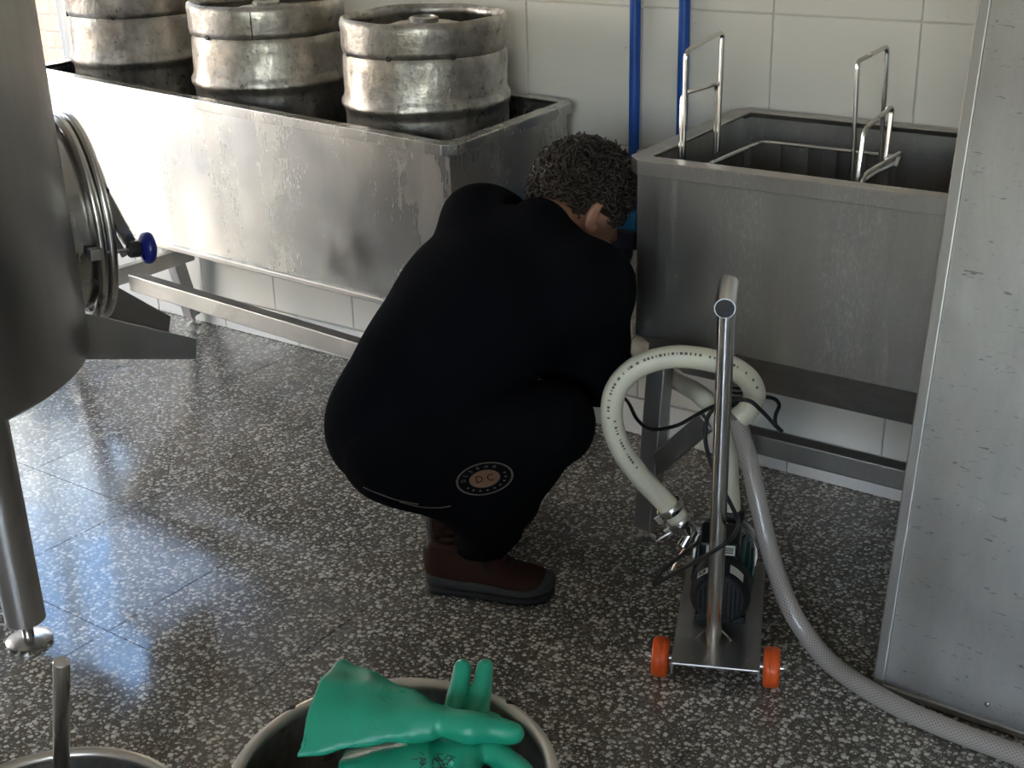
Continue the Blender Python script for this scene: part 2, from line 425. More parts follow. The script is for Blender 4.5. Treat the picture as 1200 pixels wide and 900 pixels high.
for i in range(-12, 12):
    x0 = -1.195+i*TW
    if x0 < X0 or x0+TW > X1: continue
    if first: proto_bt.location = (x0, Y1-.006, 0); first = False
    else: share('base_tile', proto_bt, base_o, (x0, Y1-.006, 0))
DOOR = (.30, 1.90, 2.4)
SDL = (-.43, -.07, .7, 2.3)
lw = MB(); lw.box((X0-.14, Y0-.15, 0), (X0, SDL[0], ZC)); lw.box((X0-.14, SDL[1], 0), (X0, DOOR[0], ZC)); lw.box((X0-.14, SDL[0], 0), (X0, SDL[1], SDL[2])); lw.box((X0-.14, SDL[0], SDL[3]), (X0, SDL[1], ZC)); lw.box((X0-.14, DOOR[1], 0), (X0, Y1+.14, ZC)); lw.box((X0-.14, DOOR[0], DOOR[2]), (X0, DOOR[1], ZC))
struct(lw.build('wall_left', M['paint_wall']))
RW = (-.4, 2.2, .9, 2.3)
fw_ = MB(); a, b = Y0-.14, Y0
fw_.box((X0-.15, a, 0), (RW[0], b, ZC)); fw_.box((RW[1], a, 0), (X1+.15, b, ZC)); fw_.box((RW[0], a, 0), (RW[1], b, RW[2])); fw_.box((RW[0], a, RW[3]), (RW[1], b, ZC))
struct(fw_.build('wall_front', M['paint_wall']))
struct(MB().box((X1, Y0-.15, 0), (X1+.14, Y1+.14, ZC)).build('wall_right', M['paint_wall']))
struct(MB().box((X0-.15, Y0-.15, ZC), (X1+.15, Y1+.15, ZC+.12)).build('ceiling', M['paint_ceiling']))
def window(name, x0, x1, z0, z1, yf, mull):
    o = struct(MB().box((x0, yf, z0), (x1, yf+.07, z0+.05)).box((x0, yf, z1-.05), (x1, yf+.07, z1)).box((x0, yf, z0+.05), (x0+.05, yf+.07, z1-.05)).box((x1-.05, yf, z0+.05), (x1, yf+.07, z1-.05)).build(name, M['window_white'], bevel=.004))
    for mx in mull: MB().box((mx-.025, yf+.01, z0+.05), (mx+.025, yf+.06, z1-.05)).build('mullion', M['window_white'], o, bevel=.003)
    xs = [x0+.05]+list(mull)+[x1-.05]
    for p, q in zip(xs[:-1], xs[1:]): MB().box((p+.02, yf+.032, z0+.045), (q-.02, yf+.037, z1-.045)).build('pane', M['window_glass'], o)
    return o
w1 = window('window_1', *WIN, Y1+.02, [-4.52])
MB().box((WIN[0], Y1-.02, WIN[2]-.03), (WIN[1], Y1+.03, WIN[2])).build('window_sill', M['window_white'], w1, bevel=.003)
for k in range(7): MB().cyl((WIN[1]-.02, Y1+.026, WIN[2]+.12+k*.2), (WIN[1]-.02, Y1+.032, WIN[2]+.12+k*.2), .005, 8).build('screw', M['bolt_black'], w1)
window('window_2', RW[0], RW[1], RW[2], RW[3], Y0-.1, [.9])
d1 = struct(MB().box((X0-.1, DOOR[0], 0), (X0-.04, DOOR[0]+.05, DOOR[2])).box((X0-.1, DOOR[1]-.05, 0), (X0-.04, DOOR[1], DOOR[2])).box((X0-.1, DOOR[0], DOOR[2]-.05), (X0-.04, DOOR[1], DOOR[2])).build('door_1', M['window_white'], bevel=.004))
w3 = struct(MB().box((X0-.1, SDL[0], SDL[2]), (X0-.04, SDL[0]+.04, SDL[3])).box((X0-.1, SDL[1]-.04, SDL[2]), (X0-.04, SDL[1], SDL[3])).box((X0-.1, SDL[0]+.04, SDL[3]-.04), (X0-.04, SDL[1]-.04, SDL[3])).box((X0-.1, SDL[0]+.04, SDL[2]), (X0-.04, SDL[1]-.04, SDL[2]+.04)).build('window_3', M['window_white'], bevel=.004))
MB().box((X0-.072, SDL[0]+.035, SDL[2]+.035), (X0-.067, SDL[1]-.035, SDL[3]-.035)).build('pane', M['window_glass'], w3)
# outside: yard and the brick building opposite the window
struct(MB().box((-16, -14, -.2), (8, 14, -.13)).build('ground', M['asphalt']))
bwall = thing('brick_wall', 'low red hollow-brick yard wall seen through the window', 'wall', (-5.6, 6.2, -.13))
MB().box((-10.98, 6.212, -.13), (-2.6, 6.4, 1.45)).build('wall', M['mortar'], bwall)
pb = None
for r in range(12):
    for k in range(16):
        x = -10.6+k*.262+(.131 if r % 2 else 0); z = .02+r*.122
        if pb is None: pb = MB().box((0, 0, 0), (.25, .03, .11)).build('brick', M['brick_red'], bwall, bevel=.004); pb.data.transform(Matrix.Translation(bwall.location)); pb.location = (x+5.6, 0, z+.13)
        else: share('brick', pb, bwall, (x+5.6, 0, z+.13))
yb = thing('bounce_building', 'unseen pale building added across the yard to bounce sunlight through the doorway', 'building', (-11.2, 0, -.13))
MB().box((-12, -7, -.13), (-11, 8, 4.5)).build('wall', M['bounce_plaster'], yb)  # unseen sunlit block, added to reflect warm light onto the keg trough front
MB().box((-11.03, -.6, -.13), (-10.99, .5, 2.0)).build('door', M['brick_red'], yb, bevel=.01)
for wy in (-4.2, 3.2):
    wf = MB().box((-11.02, wy-.6, 1.0), (-10.98, wy+.6, 2.2)).build('window', M['window_white'], yb, bevel=.01)
    MB().box((-11.0, wy-.54, 1.06), (-10.975, wy+.54, 2.14)).build('pane', M['socket_dark'], wf)

# ================================================================== keg trough
def inset(Q, d):
    Q = [np.asarray(q, float) for q in Q]; out = []
    for i in range(4):
        p, q, r = Q[i-1], Q[i], Q[(i+1) % 4]
        out.append(q+nrm(p-q)*d+nrm(r-q)*d)
    return out
def clip(Q, c):
    out = []
    for i in range(4):
        p, q, r = Q[i-1], Q[i], Q[(i+1) % 4]; out += [q+nrm(p-q)*c, q+nrm(r-q)*c]
    return out
def ring_mesh(outer, inner, z_drop, mb):
    """flat ring between two loops of n points, with an apron of z_drop round the outside"""
    n = len(outer); o2 = [p-ZV*z_drop for p in outer]; i2 = [p-ZV*.004 for p in inner]
    lo = [p*1.0-ZV*.004 for p in outer]
    V = list(outer)+list(inner)+o2+i2; Fs = []
    for i in range(n):
        j = (i+1) % n
        Fs += [(i, j, n+j, n+i), (j, i, 2*n+i, 2*n+j), (n+i, n+j, 3*n+j, 3*n+i), (2*n+j, 2*n+i, 3*n+i, 3*n+j)]
    mb.add(V, Fs); return mb
def trough_rim(Q, mat, parent, w=.036, drop=.026, c=.03):
    out = clip(Q, c); inn0 = inset(Q, w); inn = clip(inn0, .004)
    o = ring_mesh(out, inn, drop, MB()).build('rim', mat, parent, bevel=.003)
    return o
def shell(top, bot, thick, mat, parent, name='body'):
    """open box: outer and inner skins between the top and bottom quads"""
    ti, bi = inset(top, thick), inset(bot, thick); bi = [p+ZV*thick for p in bi]
    V = list(top)+list(bot)+ti+bi; Fs = [(7, 6, 5, 4), (12, 13, 14, 15)]
    for i in range(4):
        j = (i+1) % 4; Fs += [(i, j, 4+j, 4+i), (8+j, 8+i, 12+i, 12+j), (j, i, 8+i, 8+j)]
    return MB().add(V, Fs).build(name, mat, parent, bevel=.003)
FR, BR = A3(-1.757, 2.222, .900), A3(-1.80, 2.80, .900)
FL = atZ(24, 79, .94); BL = A3(FL[0]-.03, 2.828, .94)
t1 = thing('keg_trough', 'long stainless steel trough with streaked front holding the kegs', 'trough', (-2.6, 2.52, 0))
T1 = [FR, BR, BL, FL]
trough_rim(T1, M['steel_trough'], t1)
tb = inset(T1, .02); tb = [p-ZV*.003 for p in tb]
bb = [A3(p[0], p[1], .485) for p in tb]
shell(tb, bb, .004, M['steel_trough'], t1)
MB().bar(bb[3]+A3(0, -.004, .006), bb[0]+A3(0, -.004, .006), .012, .016).build('bottom_edge', M['steel_frame'], t1, bevel=.003)
rc = A3(-3.03, 2.315, .352)
MB().bar(rc, (-1.86, 2.275, .325), .035, .05).build('front_rail', M['steel_frame'], t1, bevel=.003)
MB().bar((-1.86, 2.79, .30), (-3.33, 2.78, .30), .035, .045).build('back_rail', M['steel_frame'], t1, bevel=.003)
MB().bar(rc+A3(-.08, -.10, .0), (-3.31, 2.77, .275), .035, .05).build('side_rail', M['steel_frame'], t1, bevel=.003)
MB().bar((-1.86, 2.25, .32), (-1.87, 2.79, .32), .035, .045).build('side_rail', M['steel_frame'], t1, bevel=.003)
def leg_with_foot(a, b, w, parent, mat=None):
    lg = MB().bar(a, b, w, w, (0, 1, 0)).build('leg', mat or M['steel_frame'], parent, bevel=.003)
    b = np.asarray(b, float)
    MB().cyl(b+A3(0, 0, .004), (b[0], b[1], .004), .008, 10).lathe([(.001, 0), (.024, 0), (.024, .006), (.01, .012), (.001, .012)], (b[0], b[1], 0), 14).build('foot', M['steel_bright'], lg, smooth=True)
leg_with_foot((-3.40, 2.72, .49), (-3.372, 2.80, .035), .045, t1)
leg_with_foot((-3.36, 2.36, .49), (-3.40, 2.33, .035), .045, t1)
leg_with_foot((-1.84, 2.27, .49), (-1.84, 2.26, .035), .045, t1)
leg_with_foot((-1.86, 2.77, .49), (-1.86, 2.79, .035), .045, t1)

# kegs
def make_keg(cx, cy, z0, ztop, R, label, holes, rot):
    t = thing('beer_keg', label, 'keg', (cx, cy, z0), 'steel kegs standing in the trough'); H = ztop-z0
    rng = np.random.default_rng(int(abs(cx)*1000)); c = (cx, cy, z0)
    # profile from the bottom chime up to the shoulder dome inside the collar
    pr = [(R*.86, .012), (R*.93, .0), (R*.985, .006), (R, .018), (R*.985, .055), (R*.94, .075), (R*.965, .09), (R, .11), (R*1.005, H*.33), (R*1.015, H*.35), (R*1.045, H*.365),
          (R*1.045, H*.38), (R*1.015, H*.395), (R*1.0, H*.41), (R*1.0, H-.23), (R*1.01, H-.217), (R*1.042, H-.207), (R*1.042, H-.196), (R*1.01, H-.185), (R*.998, H-.175), (R*.993, H-.115),
          (R*.985, H-.092), (R*.963, H-.083), (R*.955, H-.079), (R*.86, H-.056), (R*.62, H-.036), (R*.35, H-.022), (0.0001, H-.018)]
    body = MB().lathe(pr, c, 72)
    V = body.v[0]; d = V[:, :2]-A3(cx, cy); rr = np.linalg.norm(d, axis=1); th = np.arctan2(d[:, 1], d[:, 0]); z = V[:, 2]-z0
    k = np.zeros(len(V))
    for q in range(14):          # dents
        a0, zz, s_, dp = rng.uniform(-PI, PI), rng.uniform(.1, H-.12), rng.uniform(.25, .5), rng.uniform(.002, .007)
        da = (th-a0+PI) % (2*PI)-PI; k += dp*np.exp(-(da/s_)**2-((z-zz)/.05)**2)
    f = np.where(rr > R*.9, 1-k/np.maximum(rr, 1e-6), 1.0); V[:, :2] = A3(cx, cy)+d*f[:, None]
    body.build('shell', M['keg_steel'], t, smooth=True, angle=60)
    col = MB().lathe([(R*.945, H-.086), (R*.985, H-.08), (R*1.0, H-.066), (R*.997, H-.03), (R*1.005, H-.016), (R*.99, H-.004), (R*.955, H), (R*.915, H-.006), (R*.90, H-.016), (R*.915, H-.026), (R*.945, H-.03), (R*.948, H-.075)], c, 72, closed=True)
    V = col.v[0]; d = V[:, :2]-A3(cx, cy); th = np.arctan2(d[:, 1], d[:, 0])
    wv = .0014*np.sin(3*th+rot)+.001*np.sin(7*th+rot*2)
    V[:, :2] += d/np.linalg.norm(d, axis=1)[:, None]*wv[:, None]*.8; V[:, 2] += wv*np.clip((V[:, 2]-z0-H+.08)/.08, 0, 1)
    cl = col.build('collar', M['keg_steel'], t, smooth=True, angle=60)
    for hdeg in holes:
        a = math.radians(hdeg); e = A3(math.cos(a), math.sin(a), 0); p = A3(cx, cy, z0+H-.079)
        MB().cyl(p+e*R*.95, p+e*R*.992, .0065, 12).build('drain_hole', M['dark_gasket'], cl)
    vz = z0+H-.022
    MB().lathe([(.036, 0), (.036, .012), (.028, .016), (.026, .010), (.0001, .010)], (cx, cy, vz), 28).build('valve', M['keg_steel'], t, smooth=True)
    return t
kf = .489
make_keg(-2.079, 2.545, kf, 1.130, .205, 'dented keg at the trough end, whose whole round top and valve show', [-76, -32, -118, 60], 1.0)
k2 = make_keg(-2.625, 2.556, kf, 1.142, .207, 'middle keg of the three in the steel trough, with a welded collar seam', [-150, -95, 20], 2.2)
_a = math.radians(-56); _e = A3(math.cos(_a), math.sin(_a), 0)
MB().obox(A3(-2.625, 2.556, 1.142-.046)+_e*.2068, nrm(np.cross(ZV, _e))*.0012, _e*.0012, ZV*.034).build('collar_seam', M['dark_gasket'], k2)
make_keg(-3.165, 2.573, kf, 1.165, .205, 'blotchy keg in the trough standing next to the window', [-120, -60, 45], 3.7)

# ================================================================== wash trough with lift baskets
t2 = thing('wash_trough', 'deep stainless wash trough on legs with hopper bottom', 'trough', (-.88, 2.53, 0))
zr = .92
T2 = [A3(-.40, 2.240, zr), A3(-.40, 2.825, zr), A3(-1.362, 2.825, zr), A3(-1.330, 2.240, zr)]
trough_rim(T2, M['steel_wash'], t2, .042, .032)
tt = inset(T2, .02); tt = [p-ZV*.003 for p in tt]; zb = .54
bq = [A3(p[0], p[1], zb) for p in tt]
# skins: outer walls and inner walls
ti = inset(tt, .004); bi = inset(bq, .004)
V = tt+bq+ti+bi; Fs = []
for i in range(4):
    j = (i+1) % 4; Fs += [(i, j, 4+j, 4+i), (8+j, 8+i, 12+i, 12+j), (j, i, 8+i, 8+j), (4+i, 4+j, 12+j, 12+i)]
MB().add(V, Fs).build('body', M['steel_wash'], t2, bevel=.002)
yl, yh = tt[0][1]+.004, tt[1][1]-.004; xl, xr = tt[3][0]+.003, tt[0][0]-.004
hp = [(yl, zb+.002), (2.475, .376), (2.62, .376), (yh, zb+.002)]
hop = MB()
prof = [A3(xl, y, z) for (y, z) in hp]; n4 = len(prof)
hop.add(prof+[p+A3(xr-xl, 0, 0) for p in prof], [(0, 1, 5, 4), (1, 2, 6, 5), (2, 3, 7, 6)])
hop.add(prof+[p+A3(xr-xl, 0, 0) for p in prof], [(0, 3, 2, 1), (4, 5, 6, 7)])
hop.build('hopper_bottom', M['steel_wash'], t2)
ftl = A3(-1.324, 2.343, .035)
leg_with_foot(atY(779, 395, 2.375)+A3(0, 0, .06), ftl, .045, t2)
leg_with_foot((-1.318, 2.77, .54), (-1.322, 2.795, .035), .045, t2)
leg_with_foot((-.46, 2.37, .54), (-.45, 2.35, .035), .045, t2)
leg_with_foot((-.46, 2.77, .54), (-.45, 2.79, .035), .045, t2)
rl = atY(843, 505, 2.335)
MB().bar(rl, (-.45, 2.335, rl[2]), .04, .045).build('front_rail', M['steel_frame'], t2, bevel=.003)
MB().bar((-1.31, 2.78, rl[2]), (-.45, 2.78, rl[2]), .04, .045).build('back_rail', M['steel_frame'], t2, bevel=.003)
MB().bar(atY(768, 545, 2.35), atY(832, 491, 2.335), .035, .045).build('brace', M['steel_frame'], t2, bevel=.003)
# lift basket inside: wire rim, uprights, slatted sides
zk = .862
bl, bbk, brr, bfr = atZ(816, 186, zk), atZ(878, 155, zk), atZ(1062, 182, zk), atZ(1012, 212, zk)
xL, xR = -1.270, float((brr[0]+bfr[0])/2); yF, yB = 2.315, float(min(2.75, (bbk[1]+brr[1])/2))
bk = thing('lift_basket', 'wire-rimmed lift basket with tall loop handles inside the wash trough', 'basket', ((xL+xR)/2, (yF+yB)/2, zb))
MB().tube(rounded([(xL, yF, zk), (xL, yB, zk), (xR, yB, zk), (xR, yF, zk)], .03, 5, True), .0045, 8, closed=True).build('rim_wire', M['steel_bright'], bk, smooth=True)
MB().tube(rounded([(xL, yF, .60), (xL, yB, .60), (xR, yB, .60), (xR, yF, .60)], .03, 5, True), .0045, 8, closed=True).build('bottom_wire', M['steel_bright'], bk, smooth=True)
for k in range(5):
    x = xL+(xR-xL)*(k+.5)/5
    MB().box((x-.017, yB-.003, .60), (x+.017, yB, zk)).build('slat', M['steel_wash'], bk)
for k in range(3):
    y = yF+(yB-yF)*(k+.5)/3
    MB().box((xL, y-.017, .60), (xL+.003, y+.017, zk)).build('slat', M['steel_wash'], bk)
    MB().box((xR-.003, y-.017, .60), (xR, y+.017, zk)).build('slat', M['steel_wash'], bk)
MB().box((xL+.1, yB-.006, .70), (xR-.1, yB-.002, .76)).build('back_band', M['steel_wash'], bk)
for k in range(7):
    x = xL+(xR-xL)*(k+.5)/7
    MB().tube([(x, yF, .60), (x, yB, .60)], .004, 6).build('floor_wire', M['steel_bright'], bk)
def loop(px, X, r=.0048, dx=None):
    P = [atX(p[0], p[1], X+(dx[i] if dx else 0)) for i, p in enumerate(px)]
    return MB().tube(rounded(P, .016, 6), r, 8)
loop([(801, 186), (804, 60), (847, 37), (841, 178)], xL+.004).build('handle', M['steel_bright'], bk, smooth=True)
loop([(797, 186), (800, 110), (840, 98), (838, 180)], xL-.008).build('handle', M['steel_bright'], bk, smooth=True)
loop([(998, 216), (1005, 72), (1040, 54), (1031, 196)], xR-.02).build('handle', M['steel_bright'], bk, smooth=True)
loop([(1004, 218), (1013, 152), (1046, 124), (1038, 186)], xR+.008).build('handle', M['steel_bright'], bk, smooth=True)
loop([(1008, 222), (1014, 204), (1056, 178), (1050, 196)], xR+.02).build('latch_loop', M['steel_bright'], bk, smooth=True)

# ================================================================== leaning steel sheet
pb0 = atZ(1022, 805, .004); up_p = nrm(A3(0, .163, .987)); nf = nrm(np.cross(A3(1, 0, 0), up_p)); nf = nf if nf[1] < 0 else -nf
pw, ph = .86, 1.50
pn = thing('steel_sheet', 'tall scratched steel lid sheet leaning against the wash trough', 'sheet', (pb0[0]+pw/2, pb0[1], 0))
cc = pb0+A3(pw/2, 0, 0)+up_p*ph/2-nf*.004
sh = MB().obox(cc, A3(pw/2, 0, 0), nf*.004, up_p*ph/2).build('sheet', M['steel_panel'], pn, bevel=.002)
for (x, w) in ((.011, .011), (pw-.011, .011)):
    MB().obox(pb0+A3(x, 0, 0)+up_p*ph/2-nf*.002, A3(w, 0, 0), nf*.0075, up_p*ph/2).build('folded_edge', M['steel_edge'], pn, bevel=.003)
for s_ in (.007, ph-.007):
    MB().obox(pb0+A3(pw/2, 0, 0)+up_p*s_-nf*.002, A3(pw/2, 0, 0), nf*.0075, up_p*.007).build('folded_edge', M['steel_edge'], pn, bevel=.003)
rv = atPl(1157, 825, pb0, nf)
MB().lathe([(.0055, 0), (.0055, .001), (.004, .0035), (.0001, .0045)], rv, 16, axis=nf).build('rivet', M['steel_bright'], pn, smooth=True)

# ================================================================== mash tank with manway and chute
TC = A3(-2.624, 1.25, 0); TR = .49; TB = .50
tk = thing('mash_tank', 'dark upright stainless brewing tank on legs with an oval manway', 'tank', (TC[0], TC[1], 0))
MB().lathe([(.0001, TB-.05), (TR*.5, TB-.04), (TR-.05, TB-.008), (TR-.02, TB), (TR-.004, TB+.012), (TR, TB+.03), (TR, TB+1.05), (TR+.004, TB+1.055), (TR+.004, TB+1.075), (TR, TB+1.08), (TR, 2.15), (TR*.6, 2.35), (.0001, 2.4)], TC, 128).build('shell', M['steel_tank'], tk, smooth=True, angle=35)
fa = math.atan2(1.28-TC[1], -2.184-TC[0])
for k in range(3):
    a = fa+k*2*PI/3; p = TC+A3(math.cos(a), math.sin(a), 0)*.441
    lg = MB().cyl(p+ZV*(TB+.03), p+ZV*.055, .0405, 32).build('leg', M['steel_tank'], tk, smooth=True)
    MB().cyl(p+ZV*.06, p+ZV*.01, .012, 14).lathe([(.046, 0), (.047, .008), (.03, .014), (.0001, .016)], p, 32).build('foot', M['steel_bright'], lg, smooth=True)
mn = nrm(A3(.31, .951, 0)); ml = A3(-mn[1], mn[0], 0)
MZ = .755; EH, EW = .225, .17
TM = TR-.010
def ell(d, h, w, n=64, zc=0):
    c = TC+mn*d+ZV*(MZ+zc)
    return np.array([c+ml*w*math.cos(2*PI*k/n)+ZV*h*math.sin(2*PI*k/n) for k in range(n)])
def ell_shell(rows, mb, n=64):
    V = np.vstack([ell(*r) for r in rows]); Fs = []
    for i in range(len(rows)-1):
        for k in range(n): Fs.append((i*n+k, i*n+(k+1) % n, (i+1)*n+(k+1) % n, (i+1)*n+k))
    Fs.append(tuple(range(n))); Fs.append(tuple((len(rows)-1)*n+k for k in range(n)))
    return mb.add(V, Fs)
mw = ell_shell([(TM-.09, EH-.02, EW-.02), (TM+.035, EH-.02, EW-.02)], MB()).build('manway_neck', M['steel_bright'], tk, smooth=True)
MB().tube(ell(TM+.038, EH, EW), .011, 12, closed=True).build('neck_ring', M['steel_bright'], mw, smooth=True)
dr = ell_shell([(TM+.052, EH-.03, EW-.03), (TM+.052, EH, EW), (TM+.068, EH, EW), (TM+.072, EH-.02, EW-.02), (TM+.095, EH-.07, EW-.06), (TM+.102, EH-.13, EW-.11)], MB()).build('manway_door', M['steel_bright'], tk, smooth=True, angle=50)
MB().tube(ell(TM+.060, EH+.002, EW+.002), .010, 12, closed=True).build('door_ring', M['steel_bright'], dr, smooth=True)
MB().tube(ell(TM+.049, EH-.003, EW-.003), .006, 10, closed=True).build('gasket', M['dark_gasket'], dr, smooth=True)
# clamp with blue knob, on the camera side of the door
qc = TC+mn*(TR+.05)-ml*(EW+.0)
a0, a1 = atPl(106, 298, qc, ml), atPl(158, 292, qc, ml)
ax = nrm(a1-a0)
MB().cyl(a0, a1, .005, 12).build('clamp_rod', M['steel_bright'], dr, smooth=True)
MB().obox(a0+ax*.008, ax*.012, nrm(np.cross(ax, ml))*.012, ml*.014).build('clamp_block', M['steel_chute'], dr, bevel=.002)
MB().lathe([(.016, 0), (.018, .004), (.018, .022), (.010, .026)], a1-ax*.014, 20, axis=ax).build('clamp_nut', M['bolt_black'], dr, smooth=True)
MB().lathe([(.008, 0), (.010, .012), (.025, .016), (.034, .022), (.036, .030), (.033, .037), (.022, .042), (.0001, .044)], a1, 32, axis=ax).build('clamp_knob', M['knob_blue'], dr, smooth=True, angle=60)
qh = TC+mn*(TR+.08)-ml*.12
hb0, hb1 = atPl(118, 222, qh+mn*.02, ml), atPl(152, 284, qh+mn*.02, ml)
MB().bar(hb0, hb1, .022, .026, mn).build('door_arm', M['steel_bright'], dr, bevel=.003)
hb2, hb3 = atPl(112, 240, qh, ml), atPl(146, 300, qh, ml)
MB().bar(hb2, hb3, .010, .014, mn).build('arm_link', M['steel_bright'], dr, bevel=.002)
MB().cyl(hb0-ml*.022, hb0+ml*.022, .011, 14).build('arm_bolt', M['bolt_black'], dr, smooth=True)
# discharge chute: two side plates and a floor under the manway
qn, qf = TC-ml*.16, TC+ml*.13
near = [atPl(93, 366, qn, ml), atPl(230, 397, qn, ml), atPl(230, 421, qn, ml), atPl(100, 421, qn, ml)]
far = [atPl(112, 322, qf, ml), atPl(200, 371, qf, ml), atPl(198, 389, qf, ml), atPl(112, 372, qf, ml)]
chute = MB().prism(near, ml*.003).build('chute_plate', M['steel_chute'], tk)
MB().prism(far, ml*.003).build('chute_plate', M['steel_chute'], tk)
MB().prism([near[3]+ZV*.03, near[2]+ZV*.012, far[2]+ZV*.002, far[3]+ZV*.002], A3(0, 0, .003)).build('chute_floor', M['steel_chute'], tk)

# ================================================================== wall services
yp = Y1-.016
for px, z0, lab in (((744, 60), .60, 'blue wall conduit pipe running down to the blue socket box'), ((801, 60), .70, 'blue wall pipe dropping straight behind the wash trough corner')):
    p = atY(*px, yp); t = thing('blue_pipe', lab, 'pipe', (p[0], yp, z0), 'blue pipes on the tiled wall')
    MB().cyl((p[0], yp, ZC-.01), (p[0], yp, z0), .0135, 20).build('tube', M['blue_pipe'], t, smooth=True)
    for z in (1.9, 1.35, .78):
        MB().box((p[0]-.02, yp-.006, z-.008), (p[0]+.02, Y1+.001, z+.008)).build('clip', M['pvc_cream'], t, bevel=.003)
ps = atY(737, 262, Y1-.04)
so = thing('socket_box', 'blue industrial wall socket with dark plug below the conduit pipe', 'socket', (ps[0], Y1-.04, ps[2]))
MB().box((ps[0]-.045, Y1-.075, ps[2]-.01), (ps[0]+.045, Y1+.001, ps[2]+.04)).build('lid', M['blue_socket'], so, bevel=.008)
MB().box((ps[0]-.04, Y1-.07, ps[2]-.06), (ps[0]+.04, Y1+.001, ps[2]-.008)).build('body', M['socket_dark'], so, bevel=.008)
MB().lathe([(.024, 0), (.024, -.03), (.017, -.05), (.008, -.06)], (ps[0]-.012, Y1-.045, ps[2]-.055), 18).build('plug', M['socket_dark'], so, smooth=True)
# cream drain pipe along the foot of the wall
dp = thing('drain_pipe', 'cream plastic drain pipe along the wall base beside the wash trough', 'pipe', (-1.6, Y1-.05, .2))
MB().tube(rounded([(-1.78, Y1-.045, .275), (-1.58, Y1-.045, .275), (-1.49, 2.68, .305), atY(774, 437, 2.55)], .06, 6), .027, 18).build('tube', M['pvc_cream'], dp, smooth=True)
MB().tube([(-1.68, Y1-.045, .275), (-1.62, Y1-.045, .275)], .032, 18).build('coupling', M['pvc_cream'], dp, smooth=True)
MB().tube(rounded([(-1.66, Y1-.03, .33), (-1.66, Y1-.03, .42), (-1.66, Y1-.03, .46)], .02), .014, 12).build('riser', M['pvc_cream'], dp, smooth=True)
MB().box((-1.70, Y1-.05, .298), (-1.62, Y1+.001, .345)).build('junction', M['pvc_cream'], dp, bevel=.006)

# ================================================================== pump cart
ca = nrm(A3(.915, .40, 0)); cb = A3(-ca[1], ca[0], 0)
Wc = A3(-.9385, 1.94, .040)
pc = thing('transfer_pump', 'wheeled stainless pump cart with upright pole handle and dark motor', 'pump', (Wc[0], Wc[1], 0))
def cart(u, v, z): return A3(Wc[0], Wc[1], 0)+ca*u+cb*v+ZV*z
pz = .052
MB().obox(cart(0, .165, pz-.002), ca*.082, cb*.200, ZV*.0025).build('base_plate', M['steel_plate'], pc, bevel=.0015)
for u in (-.082, .082):
    MB().obox(cart(u, .165, pz-.012), ca*.002, cb*.200, ZV*.012).build('side_flange', M['steel_chute'], pc)
MB().cyl(cart(-.128, 0, .040), cart(.128, 0, .040), .005, 12).build('axle', M['steel_bright'], pc, smooth=True)
for s_ in (-1, 1):
    w = MB().lathe([(.018, -.0155), (.034, -.0155), (.039, -.011), (.040, -.004), (.0388, -.002), (.0388, .002), (.040, .004), (.039, .011), (.034, .0155), (.018, .0155)], cart(s_*.106, 0, .040), 40, axis=ca, closed=True).build('wheel', M['orange_wheel'], pc, smooth=True, angle=50)
    MB().lathe([(.0001, -.012), (.0185, -.012), (.0185, .012), (.0001, .012)], cart(s_*.106, 0, .040), 24, axis=ca).build('hub', M['wheel_hub'], w, smooth=True)
    MB().lathe([(.0085, 0), (.0085, .008), (.0001, .009)], cart(s_*.128, 0, .040), 6, axis=ca*s_).build('axle_nut', M['steel_bright'], w)
for u in (-.06, .06):
    MB().cyl(cart(u, .345, pz), cart(u, .345, .0), .012, 14).build('rear_foot', M['black_rubber'], pc, smooth=True)
pp = atZ(836, 752, pz)
zt = .86
for _ in range(40):      # height of the pole top, from where it meets the grip
    d = A3(pp[0], pp[1], zt)-CAMC; yy = 450-F_PX*(d @ UP)/(d @ FW); zt += (yy-345)*.0008
pole = MB().cyl(pp-ZV*.002, A3(pp[0], pp[1], zt), .0155, 24).build('pole', M['steel_bright'], pc, smooth=True)
MB().tube([A3(pp[0], pp[1], zt)+cb*.035+ZV*.006, A3(pp[0], pp[1], zt)-cb*.075+ZV*.000], .0185, 24).build('grip', M['steel_bright'], pole, smooth=True)
MB().lathe([(.0165, 0), (.0165, .001), (.0001, .0012)], A3(pp[0], pp[1], zt)-cb*.0752, 20, axis=-cb).build('grip_end', M['bolt_black'], pole)
for s_ in (-1, 1):
    MB().bar(pp+ca*s_*.034+cb*.012, pp+ca*s_*.010+ZV*.030+cb*.004, .003, .003).build('gusset', M['steel_bright'], pc)
mz = pz+.073; mR = .059
mo = MB().lathe([(.0001, .0), (mR*.8, .0), (mR-.004, .004), (mR, .012), (mR, .075)], cart(0, .085, mz), 40, axis=cb).build('fan_cover', M['black_plastic'], pc, smooth=True)
for k in range(-5, 6):
    x = k*.0085; hh = math.sqrt(max(0, .046**2-x*x))
    MB().obox(cart(x, .0845, mz), ca*.0022, cb*.0022, ZV*hh).build('grille_bar', M['black_rubber'], mo)
MB().tube([cart(0, .0835, mz)+ca*.047*math.cos(t_)+ZV*.047*math.sin(t_) for t_ in np.linspace(0, 2*PI, 40, endpoint=False)], .0022, 6, closed=True).build('grille_ring', M['black_rubber'], mo)
mot = MB().lathe([(mR-.006, .16), (mR-.006, .27), (.0001, .27)], cart(0, 0, mz), 40, axis=cb).build('motor_body', M['teal_paint'], pc, smooth=True)
